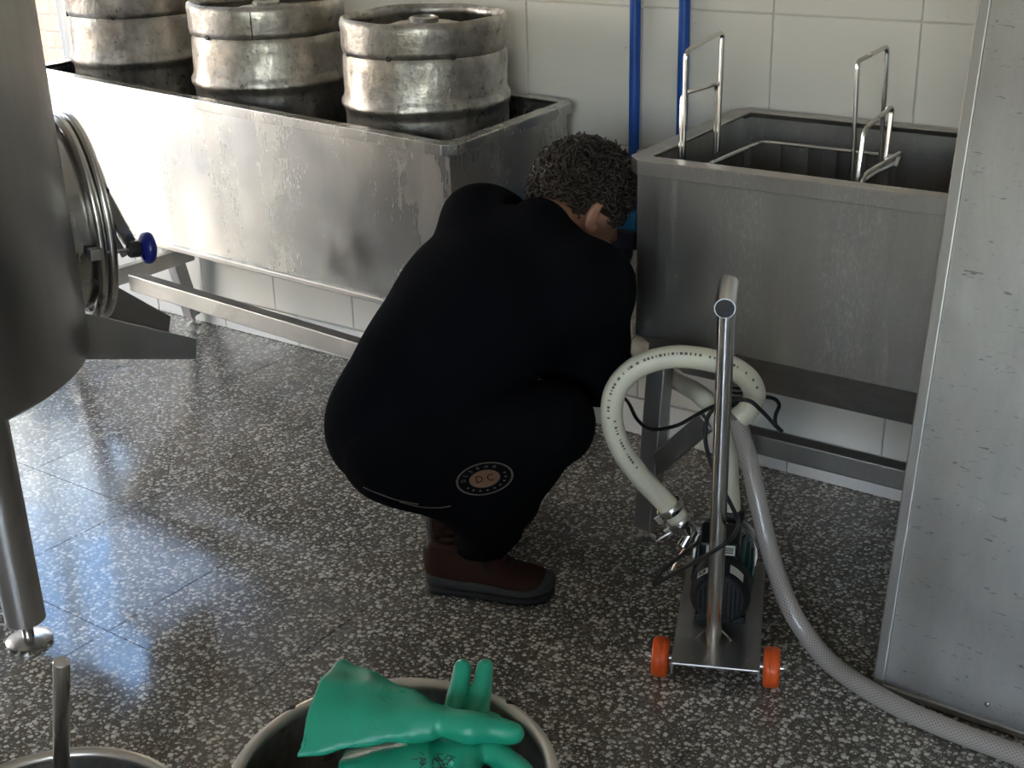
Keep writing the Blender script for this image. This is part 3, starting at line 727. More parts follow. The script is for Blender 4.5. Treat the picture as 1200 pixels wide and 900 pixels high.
for k in range(22):
    a_ = 2*PI*k/22; e = ca*math.cos(a_)+ZV*math.sin(a_)
    if e[2] < -.75: continue
    MB().obox(cart(0, .212, mz)+e*(mR-.002), nrm(np.cross(e, cb))*.0016, cb*.052, e*.005).build('cooling_fin', M['teal_paint'], mot)
MB().obox(cart(-.008, .205, mz+mR+.010), ca*.04, cb*.045, ZV*.016).build('terminal_box', M['black_plastic'], mot, bevel=.006)
MB().lathe([(mR+.008, 0), (mR+.010, .004), (mR+.010, .012), (mR+.004, .016)], cart(0, .268, mz), 40, axis=cb).build('flange', M['steel_bright'], pc, smooth=True)
MB().obox(cart(0, .18, pz+.007), ca*.05, cb*.06, ZV*.008).build('motor_foot', M['black_plastic'], pc, bevel=.002)
hd = MB().lathe([(.03, 0), (.062, .004), (.066, .012), (.066, .035), (.05, .046), (.0001, .048)], cart(0, .284, mz), 40, axis=cb).build('pump_head', M['steel_bright'], pc, smooth=True)
# stickers follow the round motor surface
def sticker(name, ang0, ang1, v0, v1, r, mat, parent, skew=0):
    mb = MB(); n = 8; V = []
    for k in range(n+1):
        a_ = math.radians(ang0+(ang1-ang0)*k/n); e = ca*math.cos(a_)+ZV*math.sin(a_)
        for v in (v0+skew*k/n, v1+skew*k/n): V.append(cart(0, v, mz)+e*r)
    mb.add(V, [(2*k, 2*k+2, 2*k+3, 2*k+1) for k in range(n)]); return mb.build(name, mat, parent, smooth=True)
st1 = sticker('sticker', 74, 44, .098, .128, mR+.0008, M['sticker'], mo, -.008)
sticker('sticker', 141, 116, .096, .118, mR+.0008, M['sticker'], mo)
sticker('sticker_mark', 136, 121, .100, .114, mR+.0012, M['ink'], mo)
sticker('sticker_mark', 131.5, 125.5, .1045, .1095, mR+.0016, M['sticker'], mo)
bx = cart(.012, .1595, mz+mR+.012)
MB().obox(bx+ca*.0, ca*.011, cb*.0006, ZV*.011).build('sticker', M['sticker'], mot)
for k in range(3): MB().obox(bx-cb*.0008+ZV*(.005-.005*k), ca*.008, cb*.0003, ZV*.0012).build('sticker_mark', M['ink'], mot)
MB().obox(bx-ca*.040, ca*.006, cb*.0006, ZV*.009).build('sticker', M['sticker'], mot)
# hoses ---------------------------------------------------------------
Qp = cart(0, .31, mz)
def pq(x, y, off=0.0): return atPl(x, y, Qp+AH*off, AH)
# outlet elbow, clamp and valve at the left of the pump head
o0 = pq(797, 609, .0); o1 = pq(782, 590, .0)
MB().tube(spline([cart(-.03, .31, mz+.02), cart(-.075, .31, mz+.03), o0+(o0-o1)*.6, o0], 8), .017, 16).build('outlet_elbow', M['steel_bright'], pc, smooth=True)
od = nrm(o1-o0)
def clampring(p, d, r, name, parent):
    rg = MB().lathe([(r*.8, -.009), (r+.004, -.009), (r+.007, -.004), (r+.007, .004), (r+.004, .009), (r*.8, .009)], p, 32, axis=d, closed=True).build(name, M['steel_bright'], parent, smooth=True, angle=40)
    sd = nrm(np.cross(d, AH)); 
    MB().cyl(p+sd*(r+.006)-AH*.016, p+sd*(r+.006)+AH*.012, .0045, 10).build('clamp_screw', M['steel_bright'], rg, smooth=True)
    MB().obox(p+sd*(r+.008)-AH*.018, sd*.007, d*.010, AH*.003).build('wing_nut', M['steel_bright'], rg, bevel=.001)
    return rg
clampring(o0, od, .024, 'outlet_clamp', pc)
clampring(o0+od*.036, od, .023, 'hose_clamp', pc)
MB().tube(rounded([pq(786, 624, -.02), pq(768, 634, -.02), pq(776, 650, -.02), pq(788, 654, -.02)], .012), .003, 8).build('latch_wire', M['steel_bright'], pc, smooth=True)
MB().tube(rounded([pq(806, 640, -.01), pq(797, 652, -.01), pq(789, 668, -.01)], .01), .005, 8).build('valve_lever', M['steel_bright'], pc, smooth=True)
MB().cyl(pq(812, 620, .0), pq(800, 640, -.01), .012, 14).build('drain_valve', M['steel_bright'], pc, smooth=True)
hw_px = [(797, 609, 0), (778, 587, 0), (752, 560, .0), (729, 528, -.01), (717, 492, -.02), (722, 456, -.02), (747, 430, -.02), (790, 418, -.03), (840, 424, -.05), (872, 440, -.05), (884, 460, -.03), (878, 478, -.02), (866, 490, -.02)]
hw = spline([pq(*p) for p in hw_px], 10)
hose = thing('white_hose', 'thick cream rubber hose looping up from the pump outlet', 'hose', hw[0])
MB().tube(hw, .0225, 24).build('tube', M['hose_white'], hose, smooth=True)
# printed line of small letters along the hose, facing the room
prm = MB(); Lh = np.r_[0, np.cumsum(np.linalg.norm(np.diff(hw, axis=0), axis=1))]
rp = random.Random(3); s0 = .17
while s0 < Lh[-1]-.10:
    ln = rp.choice([.0035, .0035, .005, .002, .006])
    if rp.random() < .86:
        i = min(int(np.searchsorted(Lh, s0)), len(hw)-2); tng = nrm(hw[i+1]-hw[i]); p = hw[i]+(hw[i+1]-hw[i])*((s0-Lh[i])/max(1e-6, Lh[i+1]-Lh[i]) if s0 >= Lh[i] else 0)
        vw = nrm(CAMC-p); vw = nrm(vw-tng*(vw @ tng)); o_ = nrm(np.cross(tng, vw)); 
        ctr = nrm(vw*.9+o_*(.25 if o_[2] > 0 else -.25)); o2 = np.cross(tng, ctr)
        prm.obox(p+ctr*.0224, tng*ln/2, o2*.0026, ctr*.0004)
    s0 += ln+.0022+(.006 if rp.random() < .15 else 0)
prm.build('printed_text', M['hose_print'], hose)
# pale hose from the trough drain down to the pump inlet
hp_ = [atY(770, 436, 2.56), atY(795, 448, 2.50), pq(822, 464, .10), pq(842, 490, .045), pq(852, 530, .035), pq(855, 570, .01), pq(857, 602, .0)]
h2 = spline(hp_, 10)
hose2 = thing('pale_hose', 'pale suction hose from the cream wall pipe to the pump inlet', 'hose', h2[-1])
MB().tube(h2, .0205, 22).build('tube', M['hose_white'], hose2, smooth=True)
MB().lathe([(.026, -.012), (.028, -.008), (.028, .008), (.026, .012), (.018, .012), (.018, -.012)], h2[-1], 28, closed=True).build('inlet_collar', M['black_rubber'], hose2, smooth=True)
MB().tube([h2[-1], cart(0, .30, mz+.04)], .018, 18).build('inlet_stub', M['steel_bright'], pc, smooth=True)
MB().cyl(h2[2]+A3(0, 0, 0), h2[5], .024, 20).build('drain_clamp', M['steel_chute'], hose2, smooth=True)
vv = thing('drain_valve', 'dark drain valve under the hopper of the wash trough', 'valve', atY(864, 462, 2.52))
v0 = atY(864, 462, 2.52)
MB().cyl(v0-ZV*.02, A3(v0[0], v0[1], .379), .022, 22).build('body', M['steel_chute'], vv, smooth=True)
for k in range(4): MB().lathe([(.0225, -.003), (.0255, 0), (.0225, .003)], v0+ZV*(-.012+k*.012), 22).build('ridge', M['bolt_black'], vv)
MB().obox(v0-ZV*.018-AH*.02, RH*.035, AH*.006, ZV*.003).build('lever', M['bolt_black'], vv, bevel=.001)
# braided clear hose falling to the floor and running out along the leaning sheet
fl0 = .0195
br = [pq(864, 487, -.02), pq(868, 505, -.02), pq(879, 545, -.03), pq(891, 600, -.06), pq(905, 655, -.11), pq(924, 708, -.19), atZ(946, 745, .045), atZ(972, 776, fl0), atZ(1010, 804, fl0), atZ(1060, 832, fl0), atZ(1120, 858, fl0), atZ(1190, 884, fl0), A3(-.22, 1.99, fl0), A3(.05, 1.93, fl0), A3(.40, 1.84, fl0)]
hb_ = spline(br, 10)
hose3 = thing('braided_hose', 'clear braided hose falling from the white hose and lying across the floor', 'hose', hb_[75])
MB().tube(hb_, .0192, 28).build('tube', M['hose_braid'], hose3, smooth=True)
# power cable
cbp = [(ps[0]-.012, Y1-.045, ps[2]-.11), atY(716, 300, Y1-.06), atY(708, 330, 2.72), atY(700, 400, 2.68), atY(715, 450, 2.60), atY(735, 470, 2.38), atY(747, 492, 2.315), atY(764, 503, 2.295), atY(792, 499, 2.29), pq(815, 487, .02), pq(832, 478, -.02), pq(850, 471, -.07), pq(876, 469, -.10), pq(893, 482, -.09), pq(908, 498, .0), pq(916, 505, .04), pq(909, 497, .08), pq(909, 486, .09), pq(913, 474, .09), pq(904, 466, .07), pq(880, 466, .05), pq(856, 471, .0), pq(834, 482, -.10), pq(827, 500, -.12), pq(828, 525, -.13), pq(840, 560, -.15), pq(856, 590, -.17), pq(865, 612, -.22), pq(858, 630, -.33), pq(836, 646, -.345), pq(805, 664, -.30), pq(780, 678, -.28), pq(766, 685, -.28), pq(774, 671, -.26), pq(789, 658, -.22), cart(-.045, .20, mz+mR+.01)]
cable = thing('power_cable', 'thin black power cable from wall socket draped round the pump pole', 'cable', cbp[0])
MB().tube(spline(cbp, 7), .0042, 8).build('cord', M['black_rubber'], cable, smooth=True)
cab2 = thing('loose_cable', 'short black cable hanging from the socket behind the crouching person', 'cable', (ps[0]+.03, Y1-.03, ps[2]-.08))
MB().tube(spline([(ps[0]+.03, Y1-.03, ps[2]-.04), atY(748, 310, Y1-.05), atY(743, 335, Y1-.075), atY(733, 350, Y1-.085), atY(722, 362, Y1-.085), atY(712, 390, Y1-.085)], 8), .005, 8).build('cord', M['black_rubber'], cab2, smooth=True)

# ================================================================== cut-keg pots in the foreground
def pot(cx, cy, zt, R, name, label, holes, wall):
    t = thing(name, label, 'pot', (cx, cy, 0)); c = (cx, cy, 0)
    MB().lathe([(R*.9, .0), (R*.97, .0), (R, .012), (R, zt-.12), (R*1.02, zt-.115), (R*1.02, zt-.10), (R, zt-.095), (R, zt-.012), (R-.002, zt-.006), (R-.006, zt-.006), (R-.004, zt-.03), (R-.004, .016), (R*.9, .008), (.0001, .008), (.0001, .0)], c, 96).build('wall', M['keg_steel'], t, smooth=True, angle=50)
    rim = MB().lathe([(R+.009*math.cos(a_), zt-.007+.008*math.sin(a_)) for a_ in np.linspace(0, 2*PI, 12, endpoint=False)], c, 96, closed=True).build('rim', M['steel_rim'], t, smooth=True)
    for h in holes:
        a_ = math.radians(h); e = A3(math.cos(a_), math.sin(a_), 0); nn = nrm(e*.8+ZV*.6)
        MB().cyl(A3(cx, cy, zt-.007)+e*R+nn*.002, A3(cx, cy, zt-.007)+e*R+nn*.0098, .007, 12).build('rim_hole', M['dark_gasket'], rim)
    return t
p1 = atD(460, 908, 1.632); PR = .200; PZ = float(p1[2])
def hole_deg(px, c, z):
    q = atZ(*px, z); return math.degrees(math.atan2(q[1]-c[1], q[0]-c[0]))
pot(p1[0], p1[1], PZ, PR, 'steel_pot', 'open steel pot made from a cut keg, green gloves inside', [hole_deg((346, 832), p1, PZ), hole_deg((592, 826), p1, PZ)], True)
p2 = atD(50, 984, 1.66)
pot(p2[0], p2[1], float(p2[2]), .180, 'steel_pot', 'smaller steel pot with a plain rod standing in it', [], False)
r0 = atD(72, 776, 1.60); r1 = A3(p2[0]+.03, p2[1]+.06, .02)
r1 = atD(71, 1030, 1.80)
for _ in range(30): r1 = atD(71, 1060, 1.0); break
dd = 1.9
r1 = atZ(72, 1140, .012)
rod = thing('stirring_rod', 'round steel stirring rod standing upright in the smaller pot', 'rod', r1)
MB().tube([r1, r0], .0105, 20).build('shaft', M['steel_bright'], rod, smooth=True)
MB().lathe([(.0105, 0), (.0092, .0015), (.0001, .002)], r0, 20, axis=nrm(r0-r1)).build('end_cap', M['steel_bright'], rod, smooth=True)

# ================================================================== implicit surfaces (person, gloves)
class Field:
    def __init__(s, lo, hi, h):
        s.lo = np.asarray(lo, float); s.h = h; s.n = np.ceil((np.asarray(hi, float)-s.lo)/h).astype(int)+1
        s.F = np.full(tuple(s.n), .5, np.float32)
        s.ax = [s.lo[i]+h*np.arange(s.n[i]) for i in range(3)]
    def sub(s, lo, hi):
        a = np.clip(np.floor((np.asarray(lo)-s.lo)/s.h).astype(int), 0, s.n-1); b = np.clip(np.ceil((np.asarray(hi)-s.lo)/s.h).astype(int)+1, 1, s.n)
        sl = tuple(slice(int(i), int(j)) for i, j in zip(a, b))
        X, Y, Z = np.meshgrid(s.ax[0][sl[0]], s.ax[1][sl[1]], s.ax[2][sl[2]], indexing='ij')
        return sl, np.stack([X, Y, Z], -1)
    def smin(s, sl, d, k):
        f = s.F[sl]
        if k <= 0: s.F[sl] = np.minimum(f, d); return
        hh = np.clip(.5+.5*(f-d)/k, 0, 1); s.F[sl] = f*(1-hh)+d*hh-k*hh*(1-hh)
    def cone(s, a, b, ra, rb, k=.03, flat=None):
        """tapered capsule; flat=(axis, factor) squashes it along an axis"""
        a = np.asarray(a, float); b = np.asarray(b, float); pad = max(ra, rb)+k+.04
        sl, p = s.sub(np.minimum(a, b)-pad, np.maximum(a, b)+pad)
        if p.size == 0: return s
        ab = b-a; L2 = float(ab @ ab)+1e-9; ap = p-a; t = np.clip((ap @ ab)/L2, 0, 1)
        d = ap-t[..., None]*ab
        if flat is not None:
            e = nrm(flat[0]); c = d @ e; d = d+(c*(1/flat[1]-1))[..., None]*e
            q = np.linalg.norm(d, axis=-1)-(ra+(rb-ra)*t); q = q*flat[1] if flat[1] < 1 else q
        else: q = np.linalg.norm(d, axis=-1)-(ra+(rb-ra)*t)
        s.smin(sl, q, k); return s
    def ellipsoid(s, c, axes, k=.02):
        """axes: three vectors with their lengths as radii"""
        c = np.asarray(c, float); R = max(np.linalg.norm(x) for x in axes); pad = R+k+.03
        sl, p = s.sub(c-pad, c+pad); d = p-c; q = 0; g = 0
        for x in axes:
            r = np.linalg.norm(x); t = (d @ (np.asarray(x)/r))/r; q = q+t*t; g = g+(t/r)**2
        q = np.sqrt(q); g = np.sqrt(g)+1e-6
        s.smin(sl, (q*(q-1)/g).astype(np.float32), k); return s
    def cut(s, p, n):
        """keep the side that n points away from"""
        sl, q = s.sub(s.lo, s.lo+s.n*s.h); s.F = np.maximum(s.F, (q-np.asarray(p)) @ nrm(n)); return s
    def folds(s, fn, amp):
        sl, q = s.sub(s.lo, s.lo+s.n*s.h); s.F += (amp*fn(q)).astype(np.float32); return s
    def mesh(s):
        F = s.F; neg = F < 0; nx, ny, nz = F.shape
        cnt = np.zeros((nx-1, ny-1, nz-1), np.int16); acc = np.zeros((nx-1, ny-1, nz-1, 3), np.float32)
        C = [(i, j, k) for i in (0, 1) for j in (0, 1) for k in (0, 1)]
        def cs(A, c): return A[c[0]:nx-1+c[0], c[1]:ny-1+c[1], c[2]:nz-1+c[2]]
        for a in C:
            for d in range(3):
                if a[d]: continue
                b = tuple(v+(1 if i == d else 0) for i, v in enumerate(a))
                m_ = cs(neg, a) != cs(neg, b); fa = cs(F, a)[m_]; fb = cs(F, b)[m_]; t = fa/(fa-fb)
                v = np.tile(np.array(a, np.float32), (len(t), 1)); v[:, d] += t
                acc[m_] += v; cnt[m_] += 1
        act = cnt > 0; idx = np.full(cnt.shape, -1, np.int64); idx[act] = np.arange(act.sum())
        I = np.argwhere(act); V = s.lo+s.h*(I+acc[act]/cnt[act][:, None]); Q = []
        for d in range(3):
            e1, e2 = (d+1) % 3, (d+2) % 3
            A_ = [slice(0, n) for n in F.shape]
            sa = list(A_); sb = list(A_); sa[d] = slice(0, F.shape[d]-1); sb[d] = slice(1, F.shape[d])
            for e in (e1, e2): sa[e] = slice(1, F.shape[e]-1); sb[e] = slice(1, F.shape[e]-1)
            na = neg[tuple(sa)]; nb = neg[tuple(sb)]; m_ = na != nb; P = np.argwhere(m_)
            for e in (e1, e2): P[:, e] += 1
            o = np.zeros(3, int); u1 = o.copy(); u1[e1] = 1; u2 = o.copy(); u2[e2] = 1
            g = lambda q: idx[q[:, 0], q[:, 1], q[:, 2]]
            q4 = np.stack([g(P-u1-u2), g(P-u2), g(P), g(P-u1)], 1); fl = nb[m_]; q4[fl] = q4[fl][:, ::-1]; Q.append(q4)
        return V, np.vstack(Q)
    def build(s, name, mat, parent=None, loc=None, smooth_it=2):
        V, Q = s.mesh(); base = root_loc(parent) if parent is not None else np.asarray(loc, float)
        me = bpy.data.meshes.new(name)
        # light Laplacian smoothing
        E = np.vstack([Q[:, [0, 1]], Q[:, [1, 2]], Q[:, [2, 3]], Q[:, [3, 0]]])
        for _ in range(smooth_it):
            S = np.zeros_like(V); c = np.zeros(len(V))
            for a, b in ((0, 1), (1, 0)):
                np.add.at(S, E[:, a], V[E[:, b]]); np.add.at(c, E[:, a], 1)
            V = V*.5+.5*S/np.maximum(c, 1)[:, None]
        n = len(Q); me.vertices.add(len(V)); me.vertices.foreach_set('co', (V-base).astype(np.float32).ravel())
        me.loops.add(4*n); me.loops.foreach_set('vertex_index', Q.astype(np.int32).ravel())
        me.polygons.add(n); me.polygons.foreach_set('loop_start', np.arange(0, 4*n, 4, dtype=np.int32))
        me.polygons.foreach_set('use_smooth', np.ones(n, bool)); me.update(calc_edges=True); me.validate()
        o = bpy.data.objects.new(name, me); COL.objects.link(o)
        if parent is not None: o.parent = parent
        else: o.location = tuple(base)
        me.materials.append(mat); o['_w'] = 0; del o['_w']
        return o, V, Q

# ================================================================== the crouching person
fh = nrm(A3(.917, .40, 0)); lh = A3(-fh[1], fh[0], 0)
heelR = A3(-1.612, 1.905, 0); heelL = A3(-1.705, 2.035, 0)
hipR = atPl(470, 510, heelR, lh); kneeR = atPl(648, 497, heelR-lh*.01, lh); ankR = atPl(566, 628, heelR, lh)
P0 = hipR+lh*.105; hipL = P0+lh*.105
fhL = nrm(A3(.20, .98, 0)); lhL = A3(-fhL[1], fhL[0], 0)
ankL = heelL+fhL*.075+ZV*.115; kneeL = ankL+fhL*.20+lhL*.03+ZV*.30
Mm = atD(628, 292, 2.66)
phi = math.radians(40); tf = RH*math.cos(phi)+AH*math.sin(phi); tl = -RH*math.sin(phi)+AH*math.cos(phi)
spn = nrm(Mm-P0)
shL = Mm+tl*.175+ZV*.012; shR = Mm-tl*.160-ZV*.045
def on_ray(x, y, p, dist, far=True):
    d = ray(x, y); o = CAMC-p; a_ = d @ d; b_ = 2*(d @ o); c_ = o @ o-dist*dist; disc = b_*b_-4*a_*c_
    if disc < 0: t = -b_/(2*a_)
    else: t = (-b_+(1 if far else -1)*math.sqrt(disc))/(2*a_)
    return CAMC+d*t
elR = on_ray(702, 437, shR, .275, True); haR = on_ray(700, 440, elR, .235, True)
elL = on_ray(648, 405, shL, .29, True); haL = haR+A3(-.05, .03, .03)
Hc = on_ray(685, 234, Mm, .190, True)
hf = nrm(RH*.74+AH*.36-ZV*.58); hs = nrm(np.cross(hf, ZV)); hu = np.cross(hs, hf)     # face, right side, crown
person = None
print('person', 'P0', P0.round(3), 'M', Mm.round(3), 'head', Hc.round(3), 'shR', shR.round(3), 'elR', elR.round(3), 'haR', haR.round(3), 'knee', kneeR.round(3), [np.linalg.norm(x).round(3) for x in (kneeR-hipR, kneeR-ankR, Mm-P0, elR-shR, haR-elR, elL-shL, haL-elL)])
allp = np.array([hipR, hipL, kneeR, kneeL, ankR, ankL, Mm, shL, shR, elR, elL, haR, haL, Hc, heelR, heelL])
LO, HI = allp.min(0)-.24, allp.max(0)+.24; LO[2] = -.01
B = Field(LO, HI, .0065)
waist = P0*.62+Mm*.38-tf*.035; chest = P0*.30+Mm*.70-tf*.03
B.cone(P0-lh*.05, P0+lh*.05, .12, .12).cone(P0, waist, .125, .115, .05).cone(waist, chest, .115, .125, .05)
B.cone(chest-tl*.05, chest+tl*.05, .105, .105, .04).cone(shL-tl*.03, shR+tl*.03, .055, .055, .05)
for hp2, kn, an, he, ff in ((hipR, kneeR, ankR, heelR, fh), (hipL, kneeL, ankL, heelL, fhL)):
    B.cone(hp2, kn, .088, .054, .04).cone(kn, kn*.45+an*.55-ff*.015, .052, .050, .02).cone(kn*.45+an*.55-ff*.015, an, .048, .034, .02)
    B.cone(an-ZV*.045, he+ff*.19+ZV*.036, .026, .020, .01, (ZV, .8)).cone(an-ZV*.03, he+ff*.045+ZV*.045, .028, .024, .02)
for sh_, el_, ha_ in ((shR, elR, haR), (shL, elL, haL)):
    B.cone(sh_, el_, .050, .039, .03).cone(el_, ha_, .039, .027, .02)
# head
nb_ = Mm+ZV*.032+tf*.012
B.cone(nb_, Hc-hu*.045-hf*.03, .058, .054, .03)
B.ellipsoid(Hc+hu*.012-hf*.012, (hs*.074, hf*.094, hu*.088), .02)
B.ellipsoid(Hc-hu*.045+hf*.03, (hs*.060, hf*.066, hu*.074), .03)
B.cone(Hc-hu*.088+hf*.060, Hc-hu*.092+hf*.078, .026, .018, .02)          # chin
B.cone(Hc+hf*.088-hu*.002, Hc+hf*.108-hu*.036, .008, .013, .012)          # nose
B.cone(Hc+hf*.082+hu*.014-hs*.03, Hc+hf*.082+hu*.014+hs*.03, .011, .011, .014)  # brow
B.cone(Hc+hf*.088-hu*.062-hs*.018, Hc+hf*.088-hu*.062+hs*.018, .0075, .0075, .006)  # lips
for s_ in (-1, 1):
    e0 = Hc+hs*s_*.072-hu*.024-hf*.006
    for k in range(9):
        a0, a1 = PI*.55+k*PI*1.25/9, PI*.55+(k+1)*PI*1.25/9
        q = lambda a_: e0+hf*.017*math.cos(a_)*1.0+hu*.030*math.sin(a_)+hs*s_*.010
        B.cone(q(a0), q(a1), .0062, .0062, .006)
    B.cone(e0+hu*.012+hs*s_*.003-hf*.004, e0-hu*.018+hs*s_*.003, .010, .008, .008)
    B.cone(e0-hu*.028+hs*s_*.006+hf*.006, e0-hu*.020+hs*s_*.006+hf*.010, .0075, .006, .006)
# hands: palm and five fingers curled round the drain pipe they hold
def hand(w, d, sgn):
    d = nrm(d); side = nrm(np.cross(d, ZV))*sgn; dn = nrm(np.cross(side, d)); dn = dn if dn[2] < 0 else -dn
    pc_ = w+d*.05
    B.cone(w+d*.01, w+d*.075, .026, .032, .015, (dn, .55))
    for i, (off, ln) in enumerate(((-.027, .066), (-.009, .074), (.009, .070), (.027, .056))):
        k0 = w+d*.088+side*off; k1 = k0+d*ln*.42+dn*ln*.18; k2 = k1+d*ln*.18+dn*ln*.32; k3 = k2-d*ln*.06+dn*ln*.24
        B.cone(k0-d*.02, k0, .0098, .0095, .006).cone(k0, k1, .0095, .0088, .003).cone(k1, k2, .0088, .0082, .003).cone(k2, k3, .0082, .0075, .003)
    t0 = w+d*.03-side*.030; t1_ = t0+d*.032-side*.016+dn*.014; t2_ = t1_+d*.026+dn*.018+side*.004
    B.cone(w+d*.02-side*.012, t0, .016, .013, .01).cone(t0, t1_, .012, .0105, .004).cone(t1_, t2_, .0105, .009, .003)
hand(haR, haR-elR, 1); hand(haL, (haL-elL)*1.0, -1)
ploc = (float((heelR[0]+heelL[0])/2+.1), float((heelR[1]+heelL[1])/2+.05), 0)
person, _, _ = B.build('person', M['skin'], None, ploc, 1)
tag(person, 'person in black sweatshirt and trousers crouching between the two steel troughs', 'person')
# sweatshirt ---------------------------------------------------------------
S = Field(LO, HI, .0075)
S.cone(P0-lh*.055-tf*.02, P0+lh*.055-tf*.02, .148, .148, .03).cone(P0-tf*.03, waist, .155, .158, .06).cone(waist, chest, .158, .155, .06)
S.cone(waist-tl*.055, chest-tl*.06, .12, .125, .05).cone(waist+tl*.055, chest+tl*.06, .12, .125, .05)
S.cone(chest-tl*.07, chest+tl*.07, .128, .128, .05).cone(shL-tl*.02, shR+tl*.02, .080, .080, .06)
S.cone(chest, nb_-ZV*.02, .11, .060, .05).cone(shL, nb_-ZV*.012, .074, .056, .04).cone(shR, nb_-ZV*.012, .072, .056, .04).cone(nb_-ZV*.02, nb_+nrm(Hc-nb_)*.02, .064, .062, .02)
S.cone(shR, elR, .079, .066, .045).cone(elR, haR, .066, .045, .03)
S.cone(shL, elL, .079, .066, .045).cone(elL, haL, .066, .045, .03)
def fold_fn(q):
    u = (q-P0) @ spn; v = (q-P0) @ tl; w = q[..., 2]
    return (np.sin(u*34+5*v+2.2*np.sin(v*16))*np.exp(-((u-.06)/.13)**2)*.8 + np.sin((q-shL) @ nrm(spn+tl*.8)*60+1)*np.exp(-(np.linalg.norm(q-shL, axis=-1)/.10)**2)*.9
            + np.sin((q-elR) @ nrm(elR-shR)*75)*np.exp(-(np.linalg.norm(q-elR, axis=-1)/.10)**2)*.9 + .5*np.sin(q[..., 0]*21+q[..., 2]*17)*np.sin(q[..., 1]*19))
S.folds(fold_fn, .0035)
cax = nrm(Hc-hu*.045-hf*.03-nb_); _sl, _q = S.sub(S.lo, S.lo+S.n*S.h); S.F = np.maximum(S.F, np.minimum((_q-(nb_+cax*.012)) @ cax, .098-np.linalg.norm(_q-nb_-cax*.03, axis=-1))).astype(np.float32)
hem = P0-spn*.115-tf*.02; S.cut(hem, -nrm(spn*.8+ZV*.3))
shirt, SV, SQ = S.build('sweatshirt', M['sweatshirt_black'], person, None, 2)
cn = cax; e1_ = nrm(tl-cn*(tl @ cn)); c1 = nrm(np.cross(cn, e1_)); c0 = nb_+cax*.006
MB().tube([c0+e1_*.063*math.cos(a_)+c1*.063*math.sin(a_) for a_ in np.linspace(0, 2*PI, 40, endpoint=False)], .010, 10, closed=True).build('collar', M['sweatshirt_black'], shirt, smooth=True)
# trousers -----------------------------------------------------------------
T = Field(LO, HI, .0075)
T.cone(P0-lh*.05, P0+lh*.05, .142, .142, .03).cone(P0, P0+spn*.08, .140, .135, .03)
for hp2, kn, an, ff in ((hipR, kneeR, ankR, fh), (hipL, kneeL, ankL, fhL)):
    T.cone(hp2-ZV*.012, kn+ZV*.004, .124, .084, .05).cone(kn, kn*.4+an*.6-ff*.02, .076, .080, .03).cone(kn*.4+an*.6-ff*.02, an-ZV*.03-ff*.004, .080, .058, .02).cone(hp2-ZV*.03, kn*.30+an*.70-ff*.03, .115, .074, .05)
T.folds(lambda q: np.sin((q-kneeR) @ nrm(kneeR-hipR)*80)*np.exp(-(np.linalg.norm(q-kneeR, axis=-1)/.12)**2)+np.sin(q[..., 2]*120+3*np.sin(q[..., 0]*20))*np.exp(-(q[..., 2]-.16)**2/.004), .003)
T.cut(A3(0, 0, .106), -ZV)
trou, TV, TQ = T.build('trousers', M['trouser_black'], person, None, 2)
